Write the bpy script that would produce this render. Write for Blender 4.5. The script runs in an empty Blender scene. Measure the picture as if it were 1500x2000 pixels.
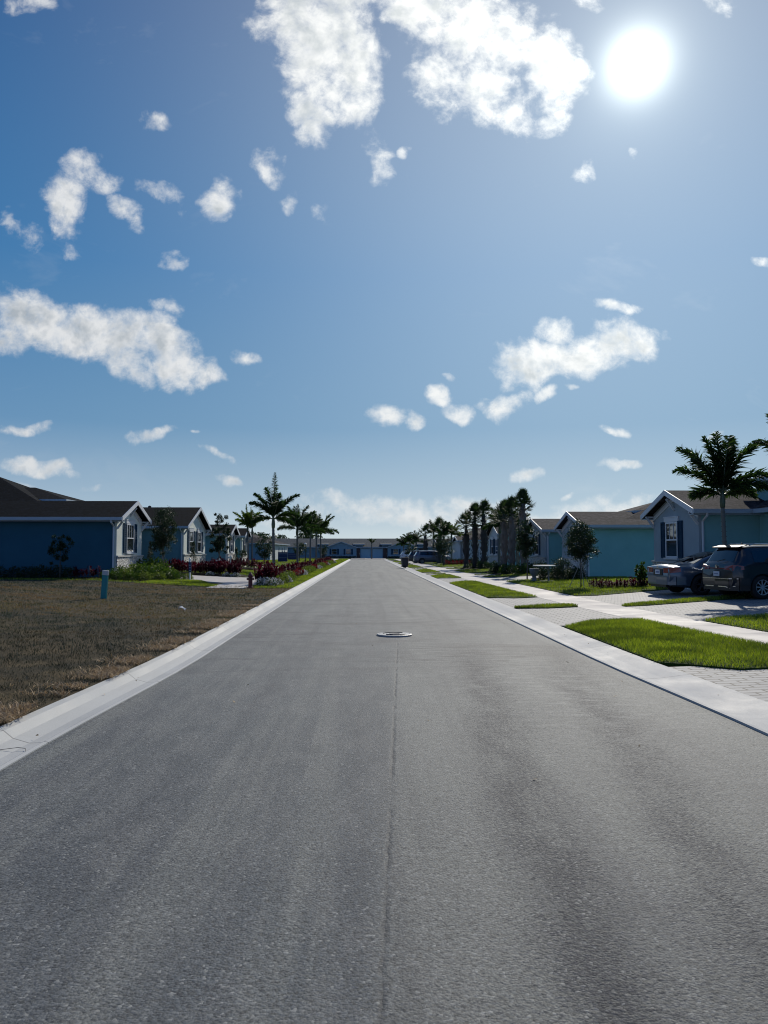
import bpy, bmesh, math, random
import numpy as np
from mathutils import Vector, Matrix
R=math.radians; PI=math.pi
scn=bpy.context.scene; col=scn.collection
rng=np.random.default_rng(7); random.seed(7)

# ------------------------------------------------------------------ helpers
def tag(o,label=None,cat=None,group=None,kind=None):
    if label: o['label']=label
    if cat: o['category']=cat
    if group: o['group']=group
    if kind: o['kind']=kind
    return o
def empty(name,loc,rz=0.,label=None,cat=None,group=None):
    o=bpy.data.objects.new(name,None); col.objects.link(o)
    o.location=loc; o.rotation_euler=(0,0,rz); o.empty_display_size=.3
    return tag(o,label,cat,group)
class MB:
    def __init__(s): s.v=[]; s.f=[]; s.m=[]; s.cm=0
    def add(s,vs,fs,m=None):
        b=len(s.v); s.v+= [tuple(v) for v in vs]
        for f in fs: s.f.append(tuple(i+b for i in f)); s.m.append(s.cm if m is None else m)
    def box(s,x0,x1,y0,y1,z0,z1,m=None):
        s.add([(x0,y0,z0),(x1,y0,z0),(x1,y1,z0),(x0,y1,z0),(x0,y0,z1),(x1,y0,z1),(x1,y1,z1),(x0,y1,z1)],
              [(0,3,2,1),(4,5,6,7),(0,1,5,4),(1,2,6,5),(2,3,7,6),(3,0,4,7)],m)
    def obox(s,p,q,w,h,up=(0,0,1),m=None):
        p=Vector(p);q=Vector(q);d=(q-p).normalized();u=Vector(up)
        a=d.cross(u); a=a.normalized() if a.length>1e-4 else Vector((1,0,0)); b=a.cross(d).normalized()
        vs=[]
        for c in (p,q):
            for i,j in ((-1,-1),(1,-1),(1,1),(-1,1)): vs.append(c+a*(i*w/2)+b*(j*h/2))
        s.add(vs,[(0,1,2,3),(7,6,5,4),(0,4,5,1),(1,5,6,2),(2,6,7,3),(3,7,4,0)],m)
    def tube(s,pts,rs,n=8,cap=True,m=None):
        pts=[Vector(p) for p in pts]; 
        if not hasattr(rs,'__len__'): rs=[rs]*len(pts)
        vs=[];fs=[]
        for i,p in enumerate(pts):
            d=(pts[min(i+1,len(pts)-1)]-pts[max(i-1,0)]).normalized()
            a=d.cross(Vector((0,1,0))) if abs(d.y)<.9 else d.cross(Vector((1,0,0)))
            a.normalize(); b=d.cross(a)
            for k in range(n):
                t=2*PI*k/n; vs.append(p+(a*math.cos(t)+b*math.sin(t))*rs[i])
        for i in range(len(pts)-1):
            for k in range(n):
                fs.append((i*n+k,i*n+(k+1)%n,(i+1)*n+(k+1)%n,(i+1)*n+k))
        if cap: fs.append(tuple(range(n))[::-1]); fs.append(tuple((len(pts)-1)*n+k for k in range(n)))
        s.add(vs,fs,m)
    def lathe(s,prof,n=20,c=(0,0,0),axis='z',m=None,cap=True):
        vs=[];fs=[];L=len(prof)
        for (r,h) in prof:
            for k in range(n):
                t=2*PI*k/n; a,b=r*math.cos(t),r*math.sin(t)
                p={'z':(a,b,h),'y':(a,h,b),'x':(h,a,b)}[axis]
                vs.append((p[0]+c[0],p[1]+c[1],p[2]+c[2]))
        for i in range(L-1):
            for k in range(n): fs.append((i*n+k,i*n+(k+1)%n,(i+1)*n+(k+1)%n,(i+1)*n+k))
        if cap and prof[0][0]>1e-6: fs.append(tuple(range(n))[::-1])
        if cap and prof[-1][0]>1e-6: fs.append(tuple((L-1)*n+k for k in range(n)))
        s.add(vs,fs,m)
    def build(s,name,mats,parent=None,smooth=False,fix=True,xf=None):
        me=bpy.data.meshes.new(name)
        vs=s.v if xf is None else [xf(v) for v in s.v]
        me.from_pydata([tuple(v) for v in vs],[],s.f)
        if not isinstance(mats,(list,tuple)): mats=[mats]
        for m in mats: me.materials.append(m)
        if len(mats)>1: me.polygons.foreach_set('material_index',s.m)
        if fix:
            bm=bmesh.new(); bm.from_mesh(me); bmesh.ops.recalc_face_normals(bm,faces=bm.faces); bm.to_mesh(me); bm.free()
        if smooth: me.polygons.foreach_set('use_smooth',[True]*len(me.polygons))
        me.update()
        o=bpy.data.objects.new(name,me); col.objects.link(o)
        if parent: o.parent=parent
        return o
def kids(o): return [c for c in bpy.data.objects if c.parent==o]
def copy_tree(o,loc,rz=0.,scale=1.,label=None,group=None):
    def rec(a,par):
        c=a.copy(); col.objects.link(c)
        if par: c.parent=par
        for ch in kids(a): rec(ch,c)
        return c
    c=rec(o,None); c.location=loc; c.rotation_euler=(0,0,rz)
    c.scale=(scale,)*3 if not hasattr(scale,'__len__') else scale
    if label: c['label']=label
    if group: c['group']=group
    return c
def npmesh(name,V,F,mats,attr=None,parent=None,smooth=False):
    """V (n,3), F (m,k) numpy; attr per-vertex float 'rnd'"""
    me=bpy.data.meshes.new(name); n=len(V); m,k=F.shape
    me.vertices.add(n); me.vertices.foreach_set('co',V.astype(np.float32).ravel())
    me.loops.add(m*k); me.loops.foreach_set('vertex_index',F.astype(np.int32).ravel())
    me.polygons.add(m); me.polygons.foreach_set('loop_start',np.arange(0,m*k,k,dtype=np.int32))
    me.polygons.foreach_set('loop_total',np.full(m,k,np.int32))
    if smooth: me.polygons.foreach_set('use_smooth',np.ones(m,bool))
    me.update(calc_edges=True)
    if attr is not None:
        a=me.attributes.new('rnd','FLOAT','POINT'); a.data.foreach_set('value',attr.astype(np.float32))
    me.materials.append(mats)
    o=bpy.data.objects.new(name,me); col.objects.link(o)
    if parent: o.parent=parent
    return o

# ------------------------------------------------------------------ materials
class NT:
    def __init__(s,name,world=False):
        if world:
            s.nt=world.node_tree
        else:
            s.mat=bpy.data.materials.new(name); s.mat.use_nodes=True; s.nt=s.mat.node_tree
        s.nt.nodes.clear()
    def n(s,t,**k):
        nd=s.nt.nodes.new(t)
        for a,b in k.items():
            if a=='ins':
                for i,v in b.items(): s.set(nd.inputs[i],v)
            else: setattr(nd,a,b)
        return nd
    def set(s,sock,v):
        if isinstance(v,bpy.types.NodeSocket): s.nt.links.new(v,sock)
        elif isinstance(v,(tuple,list)):
            sock.default_value=tuple(v)+(1.,) if len(v)==3 and sock.type=='RGBA' else tuple(v)
        else: sock.default_value=v
    def math(s,op,a,b=None,c=None,clamp=False):
        nd=s.n('ShaderNodeMath',operation=op,use_clamp=clamp); s.set(nd.inputs[0],a)
        if b is not None: s.set(nd.inputs[1],b)
        if c is not None: s.set(nd.inputs[2],c)
        return nd.outputs[0]
    def noise(s,vec,scale,detail=4,rough=.55,dist=0.):
        nd=s.n('ShaderNodeTexNoise'); s.set(nd.inputs['Vector'],vec); nd.inputs['Scale'].default_value=scale
        nd.inputs['Detail'].default_value=detail; nd.inputs['Roughness'].default_value=rough; nd.inputs['Distortion'].default_value=dist
        return nd.outputs['Fac']
    def mapr(s,v,a,b,c=0.,d=1.,smooth=False):
        nd=s.n('ShaderNodeMapRange'); 
        if smooth: nd.interpolation_type='SMOOTHSTEP'
        for i,x in enumerate((v,a,b,c,d)): s.set(nd.inputs[i],x)
        return nd.outputs[0]
    def mix(s,f,a,b,mode='MIX'):
        nd=s.n('ShaderNodeMix',data_type='RGBA',blend_type=mode); s.set(nd.inputs[0],f); s.set(nd.inputs[6],a); s.set(nd.inputs[7],b); return nd.outputs[2]
    def xyz(s,v):
        nd=s.n('ShaderNodeSeparateXYZ'); s.set(nd.inputs[0],v); return nd.outputs
    def comb(s,x,y,z):
        nd=s.n('ShaderNodeCombineXYZ'); s.set(nd.inputs[0],x); s.set(nd.inputs[1],y); s.set(nd.inputs[2],z); return nd.outputs[0]
    def vscale(s,v,sc):
        nd=s.n('ShaderNodeVectorMath',operation='MULTIPLY'); s.set(nd.inputs[0],v); s.set(nd.inputs[1],sc); return nd.outputs[0]
    def pos(s): return s.n('ShaderNodeNewGeometry').outputs['Position']
    def obj(s): return s.n('ShaderNodeTexCoord').outputs['Object']
    def bump(s,h,strength=.5,dist=.01):
        nd=s.n('ShaderNodeBump'); nd.inputs['Strength'].default_value=strength; nd.inputs['Distance'].default_value=dist; s.set(nd.inputs['Height'],h); return nd.outputs[0]
    def out(s,sh):
        o=s.n('ShaderNodeOutputMaterial'); s.nt.links.new(sh,o.inputs[0]); return s.mat
    def pbr(s,colr,rough=.6,normal=None,metal=0.,spec=.5,coat=0.,alpha=None):
        b=s.n('ShaderNodeBsdfPrincipled'); s.set(b.inputs['Base Color'],colr); s.set(b.inputs['Roughness'],rough)
        s.set(b.inputs['Metallic'],metal); s.set(b.inputs['Specular IOR Level'],spec); s.set(b.inputs['Coat Weight'],coat)
        if normal is not None: s.set(b.inputs['Normal'],normal)
        return s.out(b.outputs[0])
def paint(name,c,rough=.5,var=.12,scale=6.,bump=.0,bscale=60.,metal=0.,spec=.5,coat=0.):
    t=NT(name); o=t.obj(); f=t.noise(o,scale,5)
    lo=tuple(x*(1-var) for x in c); hi=tuple(min(1,x*(1+var)) for x in c)
    cc=t.mix(f,lo,hi); nm=None
    if bump: nm=t.bump(t.noise(o,bscale,3),bump,.01)
    return t.pbr(cc,t.mapr(f,.3,.7,rough*.9,min(1,rough*1.1)),nm,metal,spec,coat)

def m_asphalt():
    t=NT('asphalt'); P=t.pos(); x,y,z=t.xyz(P)
    fine=t.n('ShaderNodeTexVoronoi'); t.set(fine.inputs['Vector'],P); fine.inputs['Scale'].default_value=75.
    fc=t.xyz(fine.outputs['Color'])[0]
    grain=t.noise(P,38,7,.78)
    big=t.noise(t.vscale(P,(1.,.22,1.)),.9,5,.6,.4)
    mid=t.noise(t.vscale(P,(1.,.35,1.)),4.,5,.6,.2)
    seamx=t.math('SUBTRACT',x,t.math('MULTIPLY_ADD',y,.047,-.07))
    wob=t.math('MULTIPLY',t.math('SUBTRACT',t.noise(P,5.,4),.5),.05)
    seamx=t.math('ADD',seamx,wob)
    near=t.mapr(y,14.,16.,1.,0.)
    rightside=t.math('MULTIPLY',t.mapr(seamx,-.15,.15,0,1,True),t.mapr(y,14.,26.,1.,.35))
    # coarse wheel track bands on the right lane
    def band(x0,k,w,p):
        d=t.math('SUBTRACT',x,t.math('MULTIPLY_ADD',y,k,x0)); d=t.math('ADD',d,t.math('MULTIPLY',t.math('SUBTRACT',t.noise(t.vscale(P,(1.,.35,1.)),1.3,4),.5),.5))
        q=t.math('DIVIDE',d,w); return t.math('MULTIPLY',t.math('EXPONENT',t.math('MULTIPLY',t.math('MULTIPLY',q,q),-1.)),p)
    bands=t.math('ADD',band(.62,.088,.30,.75),band(1.2,.155,.34,.6))
    bands=t.math('MULTIPLY',bands,t.mapr(mid,.3,.6,.45,1.))
    bands=t.math('MULTIPLY',bands,t.mapr(y,11.,14.5,1.,0.))
    patch=t.math('MULTIPLY',t.mapr(t.noise(t.vscale(P,(.6,1.6,1)),.55,5,.65,.8),.5,.7),t.math('MULTIPLY',t.mapr(y,9.,12.,0.,1.),t.mapr(y,16,40,1.,.25)))
    base=t.mix(rightside,(.104,.116,.121),(.215,.220,.198))
    base=t.mix(t.mapr(y,4.5,16,0,.75),base,(.205,.217,.206))  # paler farther off: sun sheen painted into the asphalt colour
    base=t.mix(t.mapr(big,.38,.66,0,.5),base,(.088,.092,.098))
    base=t.mix(t.mapr(mid,.42,.68,0,.38),base,(.24,.24,.222))
    streak=t.noise(t.vscale(P,(2.4,.07,1.)),1.,4,.6,.15)
    base=t.mix(t.mapr(streak,.52,.72,0,.55),base,(.25,.255,.225)); base=t.mix(t.mapr(streak,.46,.30,0,.5),base,(.085,.088,.092))
    gb=t.mapr(t.math('ADD',grain,t.math('MULTIPLY',bands,.20)),.56,.66,0,1.)
    base=t.mix(t.math('MULTIPLY',gb,.8),base,(.038,.039,.046)); base=t.mix(t.math('MULTIPLY',bands,.12),base,(.08,.08,.09))
    base=t.mix(t.math('MULTIPLY',patch,.75),base,(.075,.075,.078))
    g2=t.math('MULTIPLY',t.mapr(fc,.0,1.,.72,1.25),t.mapr(grain,.32,.68,.35,1.6))
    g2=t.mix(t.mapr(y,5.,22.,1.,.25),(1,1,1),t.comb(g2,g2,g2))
    base=t.mix(1.,base,g2,'MULTIPLY')
    pit=t.noise(P,24.,5,.75); pm=t.math('MULTIPLY',t.mapr(pit,.44,.36,0,1.),t.mapr(y,8.,30.,.8,.3))
    base=t.mix(pm,base,(.045,.048,.052))
    hs=t.noise(t.vscale(P,(1.4,6.,1.)),3.,5,.7); base=t.mix(t.math('MULTIPLY',t.mapr(hs,.52,.66,0,.5),t.mapr(y,5.,12.,0,1.)),base,(.11,.115,.118))
    spk=t.math('GREATER_THAN',t.xyz(fine.outputs['Color'])[1],.965)
    base=t.mix(t.math('MULTIPLY',spk,.3),base,(.5,.5,.46))
    # the worn, patched area beyond the manhole and a pale scuffed zone beside it
    def blob(cx,cy,rx,ry):
        a=t.math('DIVIDE',t.math('SUBTRACT',x,cx),rx); b_=t.math('DIVIDE',t.math('SUBTRACT',y,cy),ry)
        return t.math('EXPONENT',t.math('MULTIPLY',t.math('ADD',t.math('MULTIPLY',a,a),t.math('MULTIPLY',b_,b_)),-1.))
    st=t.noise(t.vscale(P,(1.2,5.,1.)),1.3,5,.65,.5); st2=t.noise(t.vscale(P,(1.5,4.,1.)),2.1,5,.7,.3)
    base=t.mix(t.math('MULTIPLY',t.math('MULTIPLY',blob(1.7,12.2,1.3,1.5),t.mapr(st,.45,.6,0,1)),.75),base,(.06,.06,.062))
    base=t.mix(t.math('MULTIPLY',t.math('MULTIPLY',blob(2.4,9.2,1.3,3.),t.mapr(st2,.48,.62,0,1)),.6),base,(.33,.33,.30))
    base=t.mix(t.math('MULTIPLY',t.math('MULTIPLY',blob(1.,18.,1.6,3.5),t.mapr(st,.5,.62,0,1)),.5),base,(.07,.07,.075))
    # longitudinal construction joint
    crack=t.math('MULTIPLY',t.math('MULTIPLY',t.mapr(t.math('ABSOLUTE',seamx),.0,.022,1.,0.),near),t.mapr(t.noise(P,2.2,3),.42,.58,.08,1.))
    base=t.mix(t.math('MULTIPLY',crack,.55),base,(.03,.03,.034))
    h=t.math('ADD',t.math('MULTIPLY',fine.outputs['Distance'],-.6),t.math('MULTIPLY',grain,1.))
    h=t.math('ADD',h,t.math('MULTIPLY',t.noise(P,18.,4,.6),.5))
    h=t.math('SUBTRACT',h,t.math('MULTIPLY',crack,1.))
    b=t.n('ShaderNodeBump'); b.inputs['Distance'].default_value=.011
    t.set(b.inputs['Strength'],t.math('MULTIPLY_ADD',bands,.45,.5)); t.set(b.inputs['Height'],h)
    return t.pbr(base,t.mapr(grain,.3,.7,.62,.85),b.outputs[0],0,.22)
def m_concrete(name,c,jy=3.,jw=.012,streak=False):
    t=NT(name); P=t.pos(); x,y,z=t.xyz(P)
    big=t.noise(P,.7,6,.65,.3); fine=t.noise(P,90,4,.7); mid=t.noise(t.vscale(P,(4.,.5,1.)),2.,5,.6)
    cc=t.mix(t.mapr(big,.3,.72),tuple(a*.84 for a in c),tuple(min(1,a*1.06) for a in c))
    cc=t.mix(t.mapr(mid,.45,.75,0,.3),cc,tuple(a*.68 for a in c))
    cc=t.mix(t.mapr(fine,.3,.7,.0,.16),cc,(.12,.12,.11))
    f=t.math('FRACT',t.math('DIVIDE',t.math('ADD',y,100.),jy)); d=t.math('MULTIPLY',t.math('MINIMUM',f,t.math('SUBTRACT',1.,f)),jy)
    j=t.mapr(d,jw*.5,jw,1.,0.)
    cc=t.mix(t.math('MULTIPLY',j,.55),cc,(.05,.05,.05))
    nm=t.bump(t.math('SUBTRACT',t.math('MULTIPLY',fine,.4),j),.4,.005)
    return t.pbr(cc,t.mapr(big,.3,.7,.62,.85),nm,0,.4)
def m_paver():
    t=NT('paver'); P=t.pos(); x,y,z=t.xyz(P)
    v=t.comb(x,y,0.)
    b=t.n('ShaderNodeTexBrick'); t.set(b.inputs['Vector'],v); b.inputs['Scale'].default_value=1.
    b.inputs['Brick Width'].default_value=.30; b.inputs['Row Height'].default_value=.15; b.inputs['Mortar Size'].default_value=.0135
    b.inputs['Mortar Smooth'].default_value=.2; b.inputs['Bias'].default_value=0.
    t.set(b.inputs['Color1'],(.31,.315,.31)); t.set(b.inputs['Color2'],(.22,.228,.235)); t.set(b.inputs['Mortar'],(.02,.02,.022))
    cc=t.mix(t.mapr(t.noise(P,.9,5),.3,.7,0,.4),b.outputs['Color'],(.38,.37,.35))
    cc=t.mix(b.outputs['Fac'],cc,(.018,.018,.02))
    h=t.math('ADD',t.math('MULTIPLY',b.outputs['Fac'],-1.5),t.math('MULTIPLY',t.noise(P,70,3),.3))
    return t.pbr(cc,.75,t.bump(h,.5,.006),0,.4)
def m_ground(name,a,b,c,scale=.6,bscale=25.):
    t=NT(name); P=t.pos()
    f=t.noise(P,scale,6,.6,.4); g=t.noise(P,scale*6,5,.65); h=t.noise(P,bscale,4,.7)
    cc=t.mix(t.mapr(f,.35,.65),a,b); cc=t.mix(t.mapr(g,.42,.7,0,.7),cc,c)
    cc=t.mix(t.mapr(h,.3,.6,.55,0.),cc,tuple(x*.35 for x in a))
    return t.pbr(cc,.95,t.bump(h,.8,.03),0,.15)
def leafmat(name,c1,c2,trans=.35,rough=.45,patch=None,spec=.4,tcol=None):
    """leaf / blade: diffuse+translucent+gloss; colour varied by position and 'rnd' attribute"""
    t=NT(name); at=t.n('ShaderNodeAttribute',attribute_name='rnd').outputs['Fac']
    P=t.pos(); cc=t.mix(at,c1,c2)
    if patch:
        c3,sc,amt=patch; cc=t.mix(t.mapr(t.noise(P,sc,4,.6,.3),.42,.62,0,amt),cc,c3)
    b=t.n('ShaderNodeBsdfPrincipled'); t.set(b.inputs['Base Color'],cc); b.inputs['Roughness'].default_value=rough; b.inputs['Specular IOR Level'].default_value=spec
    tr=t.n('ShaderNodeBsdfTranslucent'); tc=t.mix(1.,cc,tcol or (1.6,1.9,.7),'MULTIPLY'); t.set(tr.inputs[0],tc)
    mx=t.n('ShaderNodeMixShader'); mx.inputs[0].default_value=trans; t.nt.links.new(b.outputs[0],mx.inputs[1]); t.nt.links.new(tr.outputs[0],mx.inputs[2])
    return t.out(mx.outputs[0])
def m_shingle(name,c1,c2):
    t=NT(name); P=t.obj(); x,y,z=t.xyz(P)
    # courses follow the height on the slope
    v=t.comb(t.math('ADD',x,t.math('MULTIPLY',y,.6)),t.math('MULTIPLY',z,3.),0.)
    b=t.n('ShaderNodeTexBrick'); t.set(b.inputs['Vector'],v); b.inputs['Scale'].default_value=1.
    b.inputs['Brick Width'].default_value=.33; b.inputs['Row Height'].default_value=.15; b.inputs['Mortar Size'].default_value=.008
    t.set(b.inputs['Color1'],c1); t.set(b.inputs['Color2'],c2); t.set(b.inputs['Mortar'],tuple(a*.4 for a in c1))
    cc=t.mix(t.mapr(t.noise(P,1.6,5,.7),.3,.7,0,.5),b.outputs['Color'],tuple(a*.62 for a in c1))
    cc=t.mix(t.mapr(t.noise(t.vscale(P,(1,.6,4)),3.5,3,.6),.48,.62,0,.55),cc,tuple(a*1.5 for a in c2)); cc=t.mix(t.mapr(t.noise(t.vscale(P,(1.3,.8,5)),4.5,3,.6),.5,.6,0,.7),cc,tuple(a*.45 for a in c1))
    return t.pbr(cc,.9,t.bump(t.math('ADD',t.noise(P,120,2),b.outputs['Fac']),.4,.01),0,.05)
def m_stucco(name,c):
    t=NT(name); o=t.obj(); f=t.noise(o,1.3,5,.6); g=t.noise(o,55,4,.6)
    cc=t.mix(t.mapr(f,.3,.7),tuple(a*.9 for a in c),tuple(a*1.05 for a in c)); cc=t.mix(t.mapr(g,.4,.7,0,.12),cc,tuple(a*.6 for a in c))
    return t.pbr(cc,.9,t.bump(g,.5,.012),0,.2)
def m_stone():
    t=NT('stone_veneer'); o=t.obj(); x,y,z=t.xyz(o)
    v=t.comb(t.math('ADD',x,y),z,0.)
    b=t.n('ShaderNodeTexVoronoi'); b.feature='F1'; b.distance='CHEBYCHEV'; t.set(b.inputs['Vector'],t.vscale(v,(5.,13.,1.))); b.inputs['Scale'].default_value=1.
    e=t.n('ShaderNodeTexVoronoi'); e.feature='DISTANCE_TO_EDGE'; t.set(e.inputs['Vector'],t.vscale(v,(5.,13.,1.))); e.inputs['Scale'].default_value=1.
    c=t.xyz(b.outputs['Color'])[0]; cc=t.mix(c,(.62,.61,.57),(.86,.84,.8)); edge=t.mapr(e.outputs['Distance'],0,.1,1,0)
    cc=t.mix(t.math('MULTIPLY',edge,.7),cc,(.15,.15,.15))
    h=t.math('SUBTRACT',c,edge)
    return t.pbr(cc,.85,t.bump(h,1.,.06),0,.25)
def m_glass(name,c=(.015,.02,.024),rough=.04):
    t=NT(name); return t.pbr(c,rough,None,0,.8,.3)

def dryblade():
    """dormant turf: grey green near the road end, olive and tan patches, per-blade variation"""
    t=NT('dry_grass_blade'); at=t.n('ShaderNodeAttribute',attribute_name='rnd').outputs['Fac']; P=t.pos()
    a=t.noise(P,.33,5,.6,.6); b=t.noise(P,1.3,5,.65,.3); c=t.noise(t.vscale(P,(.7,1.6,1)),.55,5,.6,.5)
    cc=t.mix(at,(.028,.040,.030),(.15,.17,.125))
    cc=t.mix(t.mapr(a,.46,.54,0,.9),cc,t.mix(at,(.10,.080,.032),(.42,.33,.13)))
    cc=t.mix(t.mapr(b,.50,.58,0,.75),cc,t.mix(at,(.03,.045,.022),(.11,.13,.06))); cc=t.mix(t.mapr(c,.52,.60,0,.8),cc,t.mix(at,(.18,.105,.04),(.50,.32,.15)))
    cc=t.mix(t.mapr(t.math('ADD',t.xyz(P)[1],t.math('MULTIPLY',t.noise(P,.5,4),6.)),20.,16.,0,.92),cc,t.mix(at,(.009,.016,.012),(.06,.075,.06)))
    pale=t.math('GREATER_THAN',at,.93); cc=t.mix(t.math('MULTIPLY',pale,.6),cc,(.30,.28,.22))
    d=t.n('ShaderNodeBsdfDiffuse'); t.set(d.inputs[0],cc); tr=t.n('ShaderNodeBsdfTranslucent'); t.set(tr.inputs[0],cc)
    mx=t.n('ShaderNodeMixShader'); mx.inputs[0].default_value=.25; t.nt.links.new(d.outputs[0],mx.inputs[1]); t.nt.links.new(tr.outputs[0],mx.inputs[2])
    return t.out(mx.outputs[0])
M={}
M['asphalt']=m_asphalt(); M['kerb']=m_concrete('kerb_concrete',(.47,.475,.46),3.05); M['kerbl']=m_concrete('kerb_concrete_grey',(.49,.50,.485),3.05); M['walk']=m_concrete('walk_concrete',(.50,.47,.44),1.52,.02)
M['paver']=m_paver()
M['soil']=m_ground('soil_green',(.03,.045,.012),(.045,.06,.016),(.05,.045,.025))
M['lawn']=m_ground('lawn_base',(.035,.07,.008),(.05,.09,.010),(.03,.05,.01),.8,30)
M['dry']=m_ground('dry_lot',(.016,.02,.014),(.075,.058,.030),(.15,.11,.055),.30,22)
M['mulch']=m_ground('mulch',(.018,.012,.010),(.03,.02,.015),(.04,.03,.022),2.,40)
M['blade']=leafmat('grass_blade',(.10,.17,.03),(.28,.36,.055),.45,.5,((.04,.07,.022),1.1,.75),.25,(1.7,1.6,.4))
M['dryblade']=dryblade()
M['straw']=leafmat('straw_debris',(.26,.17,.085),(.55,.42,.26),.25,.7,None,.3,(1,1,1))
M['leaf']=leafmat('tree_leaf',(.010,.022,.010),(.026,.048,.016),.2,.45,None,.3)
M['leafl']=leafmat('shrub_leaf_light',(.05,.08,.015),(.24,.27,.07),.22,.5,None,.2)
M['leafg']=leafmat('shrub_leaf_green',(.022,.05,.010),(.075,.12,.02),.22,.5,None,.2)
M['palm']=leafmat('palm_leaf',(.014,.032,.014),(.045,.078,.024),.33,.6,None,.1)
M['palmy']=leafmat('palm_leaf_yellow',(.05,.08,.012),(.14,.18,.03),.35,.65,None,.08)
M['sabal']=leafmat('fan_leaf',(.020,.036,.018),(.045,.068,.03),.2,.65,None,.08)
M['ti']=leafmat('ti_leaf',(.012,.003,.008),(.05,.009,.022),.2,.7,((.16,.02,.035),1.1,.45),.06,(1.9,.5,.8))
M['tired']=leafmat('ti_leaf_red',(.12,.010,.015),(.28,.03,.04),.25,.7,None,.06,(1.5,.5,.5))
M['flower']=leafmat('white_flower',(.55,.52,.50),(.8,.78,.76),.2,.6,None,.3,(1,1,1))
M['bark']=paint('bark',(.10,.09,.075),.9,.3,14.,.6,40)
M['palmbark']=paint('palm_bark',(.13,.135,.12),.85,.25,10.,.4,30)
M['shaft']=paint('crown_shaft',(.07,.10,.06),.5,.2,8.)
M['boots']=paint('boot_bark_hazed',(.17,.15,.125),.95,.45,22.,1.,30); M['bootsd']=paint('boot_bark_dark',(.055,.05,.045),.95,.45,22.,1.,30)  # the paler copy holds flare haze as bark colour
M['wood_stake']=paint('stake_wood',(.30,.28,.24),.8,.15,20)
M['side']=m_stucco('wall_teal',(.245,.48,.475)); M['sidel']=m_stucco('wall_teal_shaded',(.033,.115,.165)); M['frontl']=m_stucco('wall_pale_lit',(.66,.69,.62)); M['sidem']=m_stucco('wall_teal_mid',(.17,.31,.325)); M['front']=m_stucco('wall_pale',(.33,.39,.42)); M['sidew']=m_stucco('wall_white',(.55,.58,.58))  # teal copies carry shade on the left, flare veil on the right
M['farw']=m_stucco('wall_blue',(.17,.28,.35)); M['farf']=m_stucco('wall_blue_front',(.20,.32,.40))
M['trim']=paint('trim_white',(.58,.60,.62),.5,.05,4.); M['gutter']=paint('gutter_grey',(.34,.41,.46),.45,.05,4.)
M['soffit']=paint('soffit',(.42,.46,.49),.7,.05)
M['shing']=m_shingle('shingle_shaded',(.004,.007,.010),(.009,.012,.016)); M['shing2']=m_shingle('shingle_brown',(.026,.027,.033),(.070,.062,.066))  # left roofs use a darker copy with their shade in the colour
M['shing3']=m_shingle('shingle_far',(.10,.115,.12),(.135,.145,.145))
M['stone']=m_stone(); M['ledge']=paint('ledge',(.45,.44,.41),.8,.1,20)
M['shutter']=paint('shutter_navy',(.012,.045,.085),.75,.1,6.,0,60,0,.1); M['frame']=paint('frame_white',(.62,.64,.66),.4,.03)
M['glass']=m_glass('window_glass',(.02,.028,.03)); M['blind']=paint('garage_panel',(.26,.42,.50),.6,.05)
M['door']=paint('door_maroon',(.03,.012,.02),.4,.1)
M['hyd']=paint('hydrant_red',(.11,.010,.014),.4,.15,12.); M['hydcap']=paint('hydrant_cap',(.5,.48,.45),.4)
M['teal']=paint('post_teal',(.0,.20,.21),.45,.12,9.); M['postcap']=paint('post_cap',(.42,.45,.45),.6,.1)
M['navy']=paint('navy_board',(.008,.022,.09),.5,.1); M['white']=paint('white_paint',(.7,.7,.68),.5,.04)
M['bin']=paint('bin_navy',(.010,.014,.028),.45,.1); M['orange']=paint('orange_red',(.42,.045,.02),.5,.1)
M['iron']=paint('cast_iron',(.27,.275,.28),.5,.3,25.,.4,50,.3); M['irond']=paint('cast_iron_dark',(.03,.03,.035),.6,.2)
M['tyre']=paint('tyre',(.012,.012,.013),.8,.1,30.); M['rimg']=paint('rim_grey',(.20,.21,.23),.3,.05,5.,0,60,.8); M['rims']=paint('rim_silver',(.62,.62,.63),.28,.05,5.,0,60,.6)
M['carglass']=m_glass('car_glass',(.012,.015,.018),.03); M['carblack']=paint('car_trim_black',(.01,.01,.011),.4,.05)
def carpaint(name,c,metal=.4):
    return paint(name,c,.32,.03,3.,0,60,metal,.5,.8)
M['cblue']=carpaint('car_paint_slate',(.075,.115,.16)); M['cblack']=carpaint('car_paint_black',(.006,.009,.016),.2)
M['cgrey']=carpaint('car_paint_grey',(.10,.115,.15)); M['cwhite']=carpaint('car_paint_white',(.6,.6,.6),0.)
M['tail']=paint('tail_lamp',(.20,.008,.012),.2,.05,5.,0,60,0,.6,.6); M['plate']=paint('plate_white',(.6,.62,.66),.5,.05,30); M['chrome']=paint('chrome',(.75,.76,.78),.15,.03,5,0,60,1.)
M['platedk']=paint('plate_ink',(.03,.06,.2),.6)
M['tabletop']=paint('table_top',(.72,.72,.70),.35,.05,9.); M['stone_grey']=paint('cast_stone',(.15,.16,.17),.9,.15,14,.4)
M['cable']=paint('wire_dark',(.10,.09,.08),.6)
SKYS=.1; SKYK=.3; SKY_DUST=.8; CLB=.75; GL=(1.3,.42,.37); SUNE=3.2; EXPO=.2; BACK=.85
SKYRAMP=[(0.,(.62,.70,.73)),(60.,(.006,.062,.22)),(3.,(.36,.49,.605)),(9.,(.13,.285,.475)),(20.,(.034,.175,.405)),(36.,(.004,.082,.265))]
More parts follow.
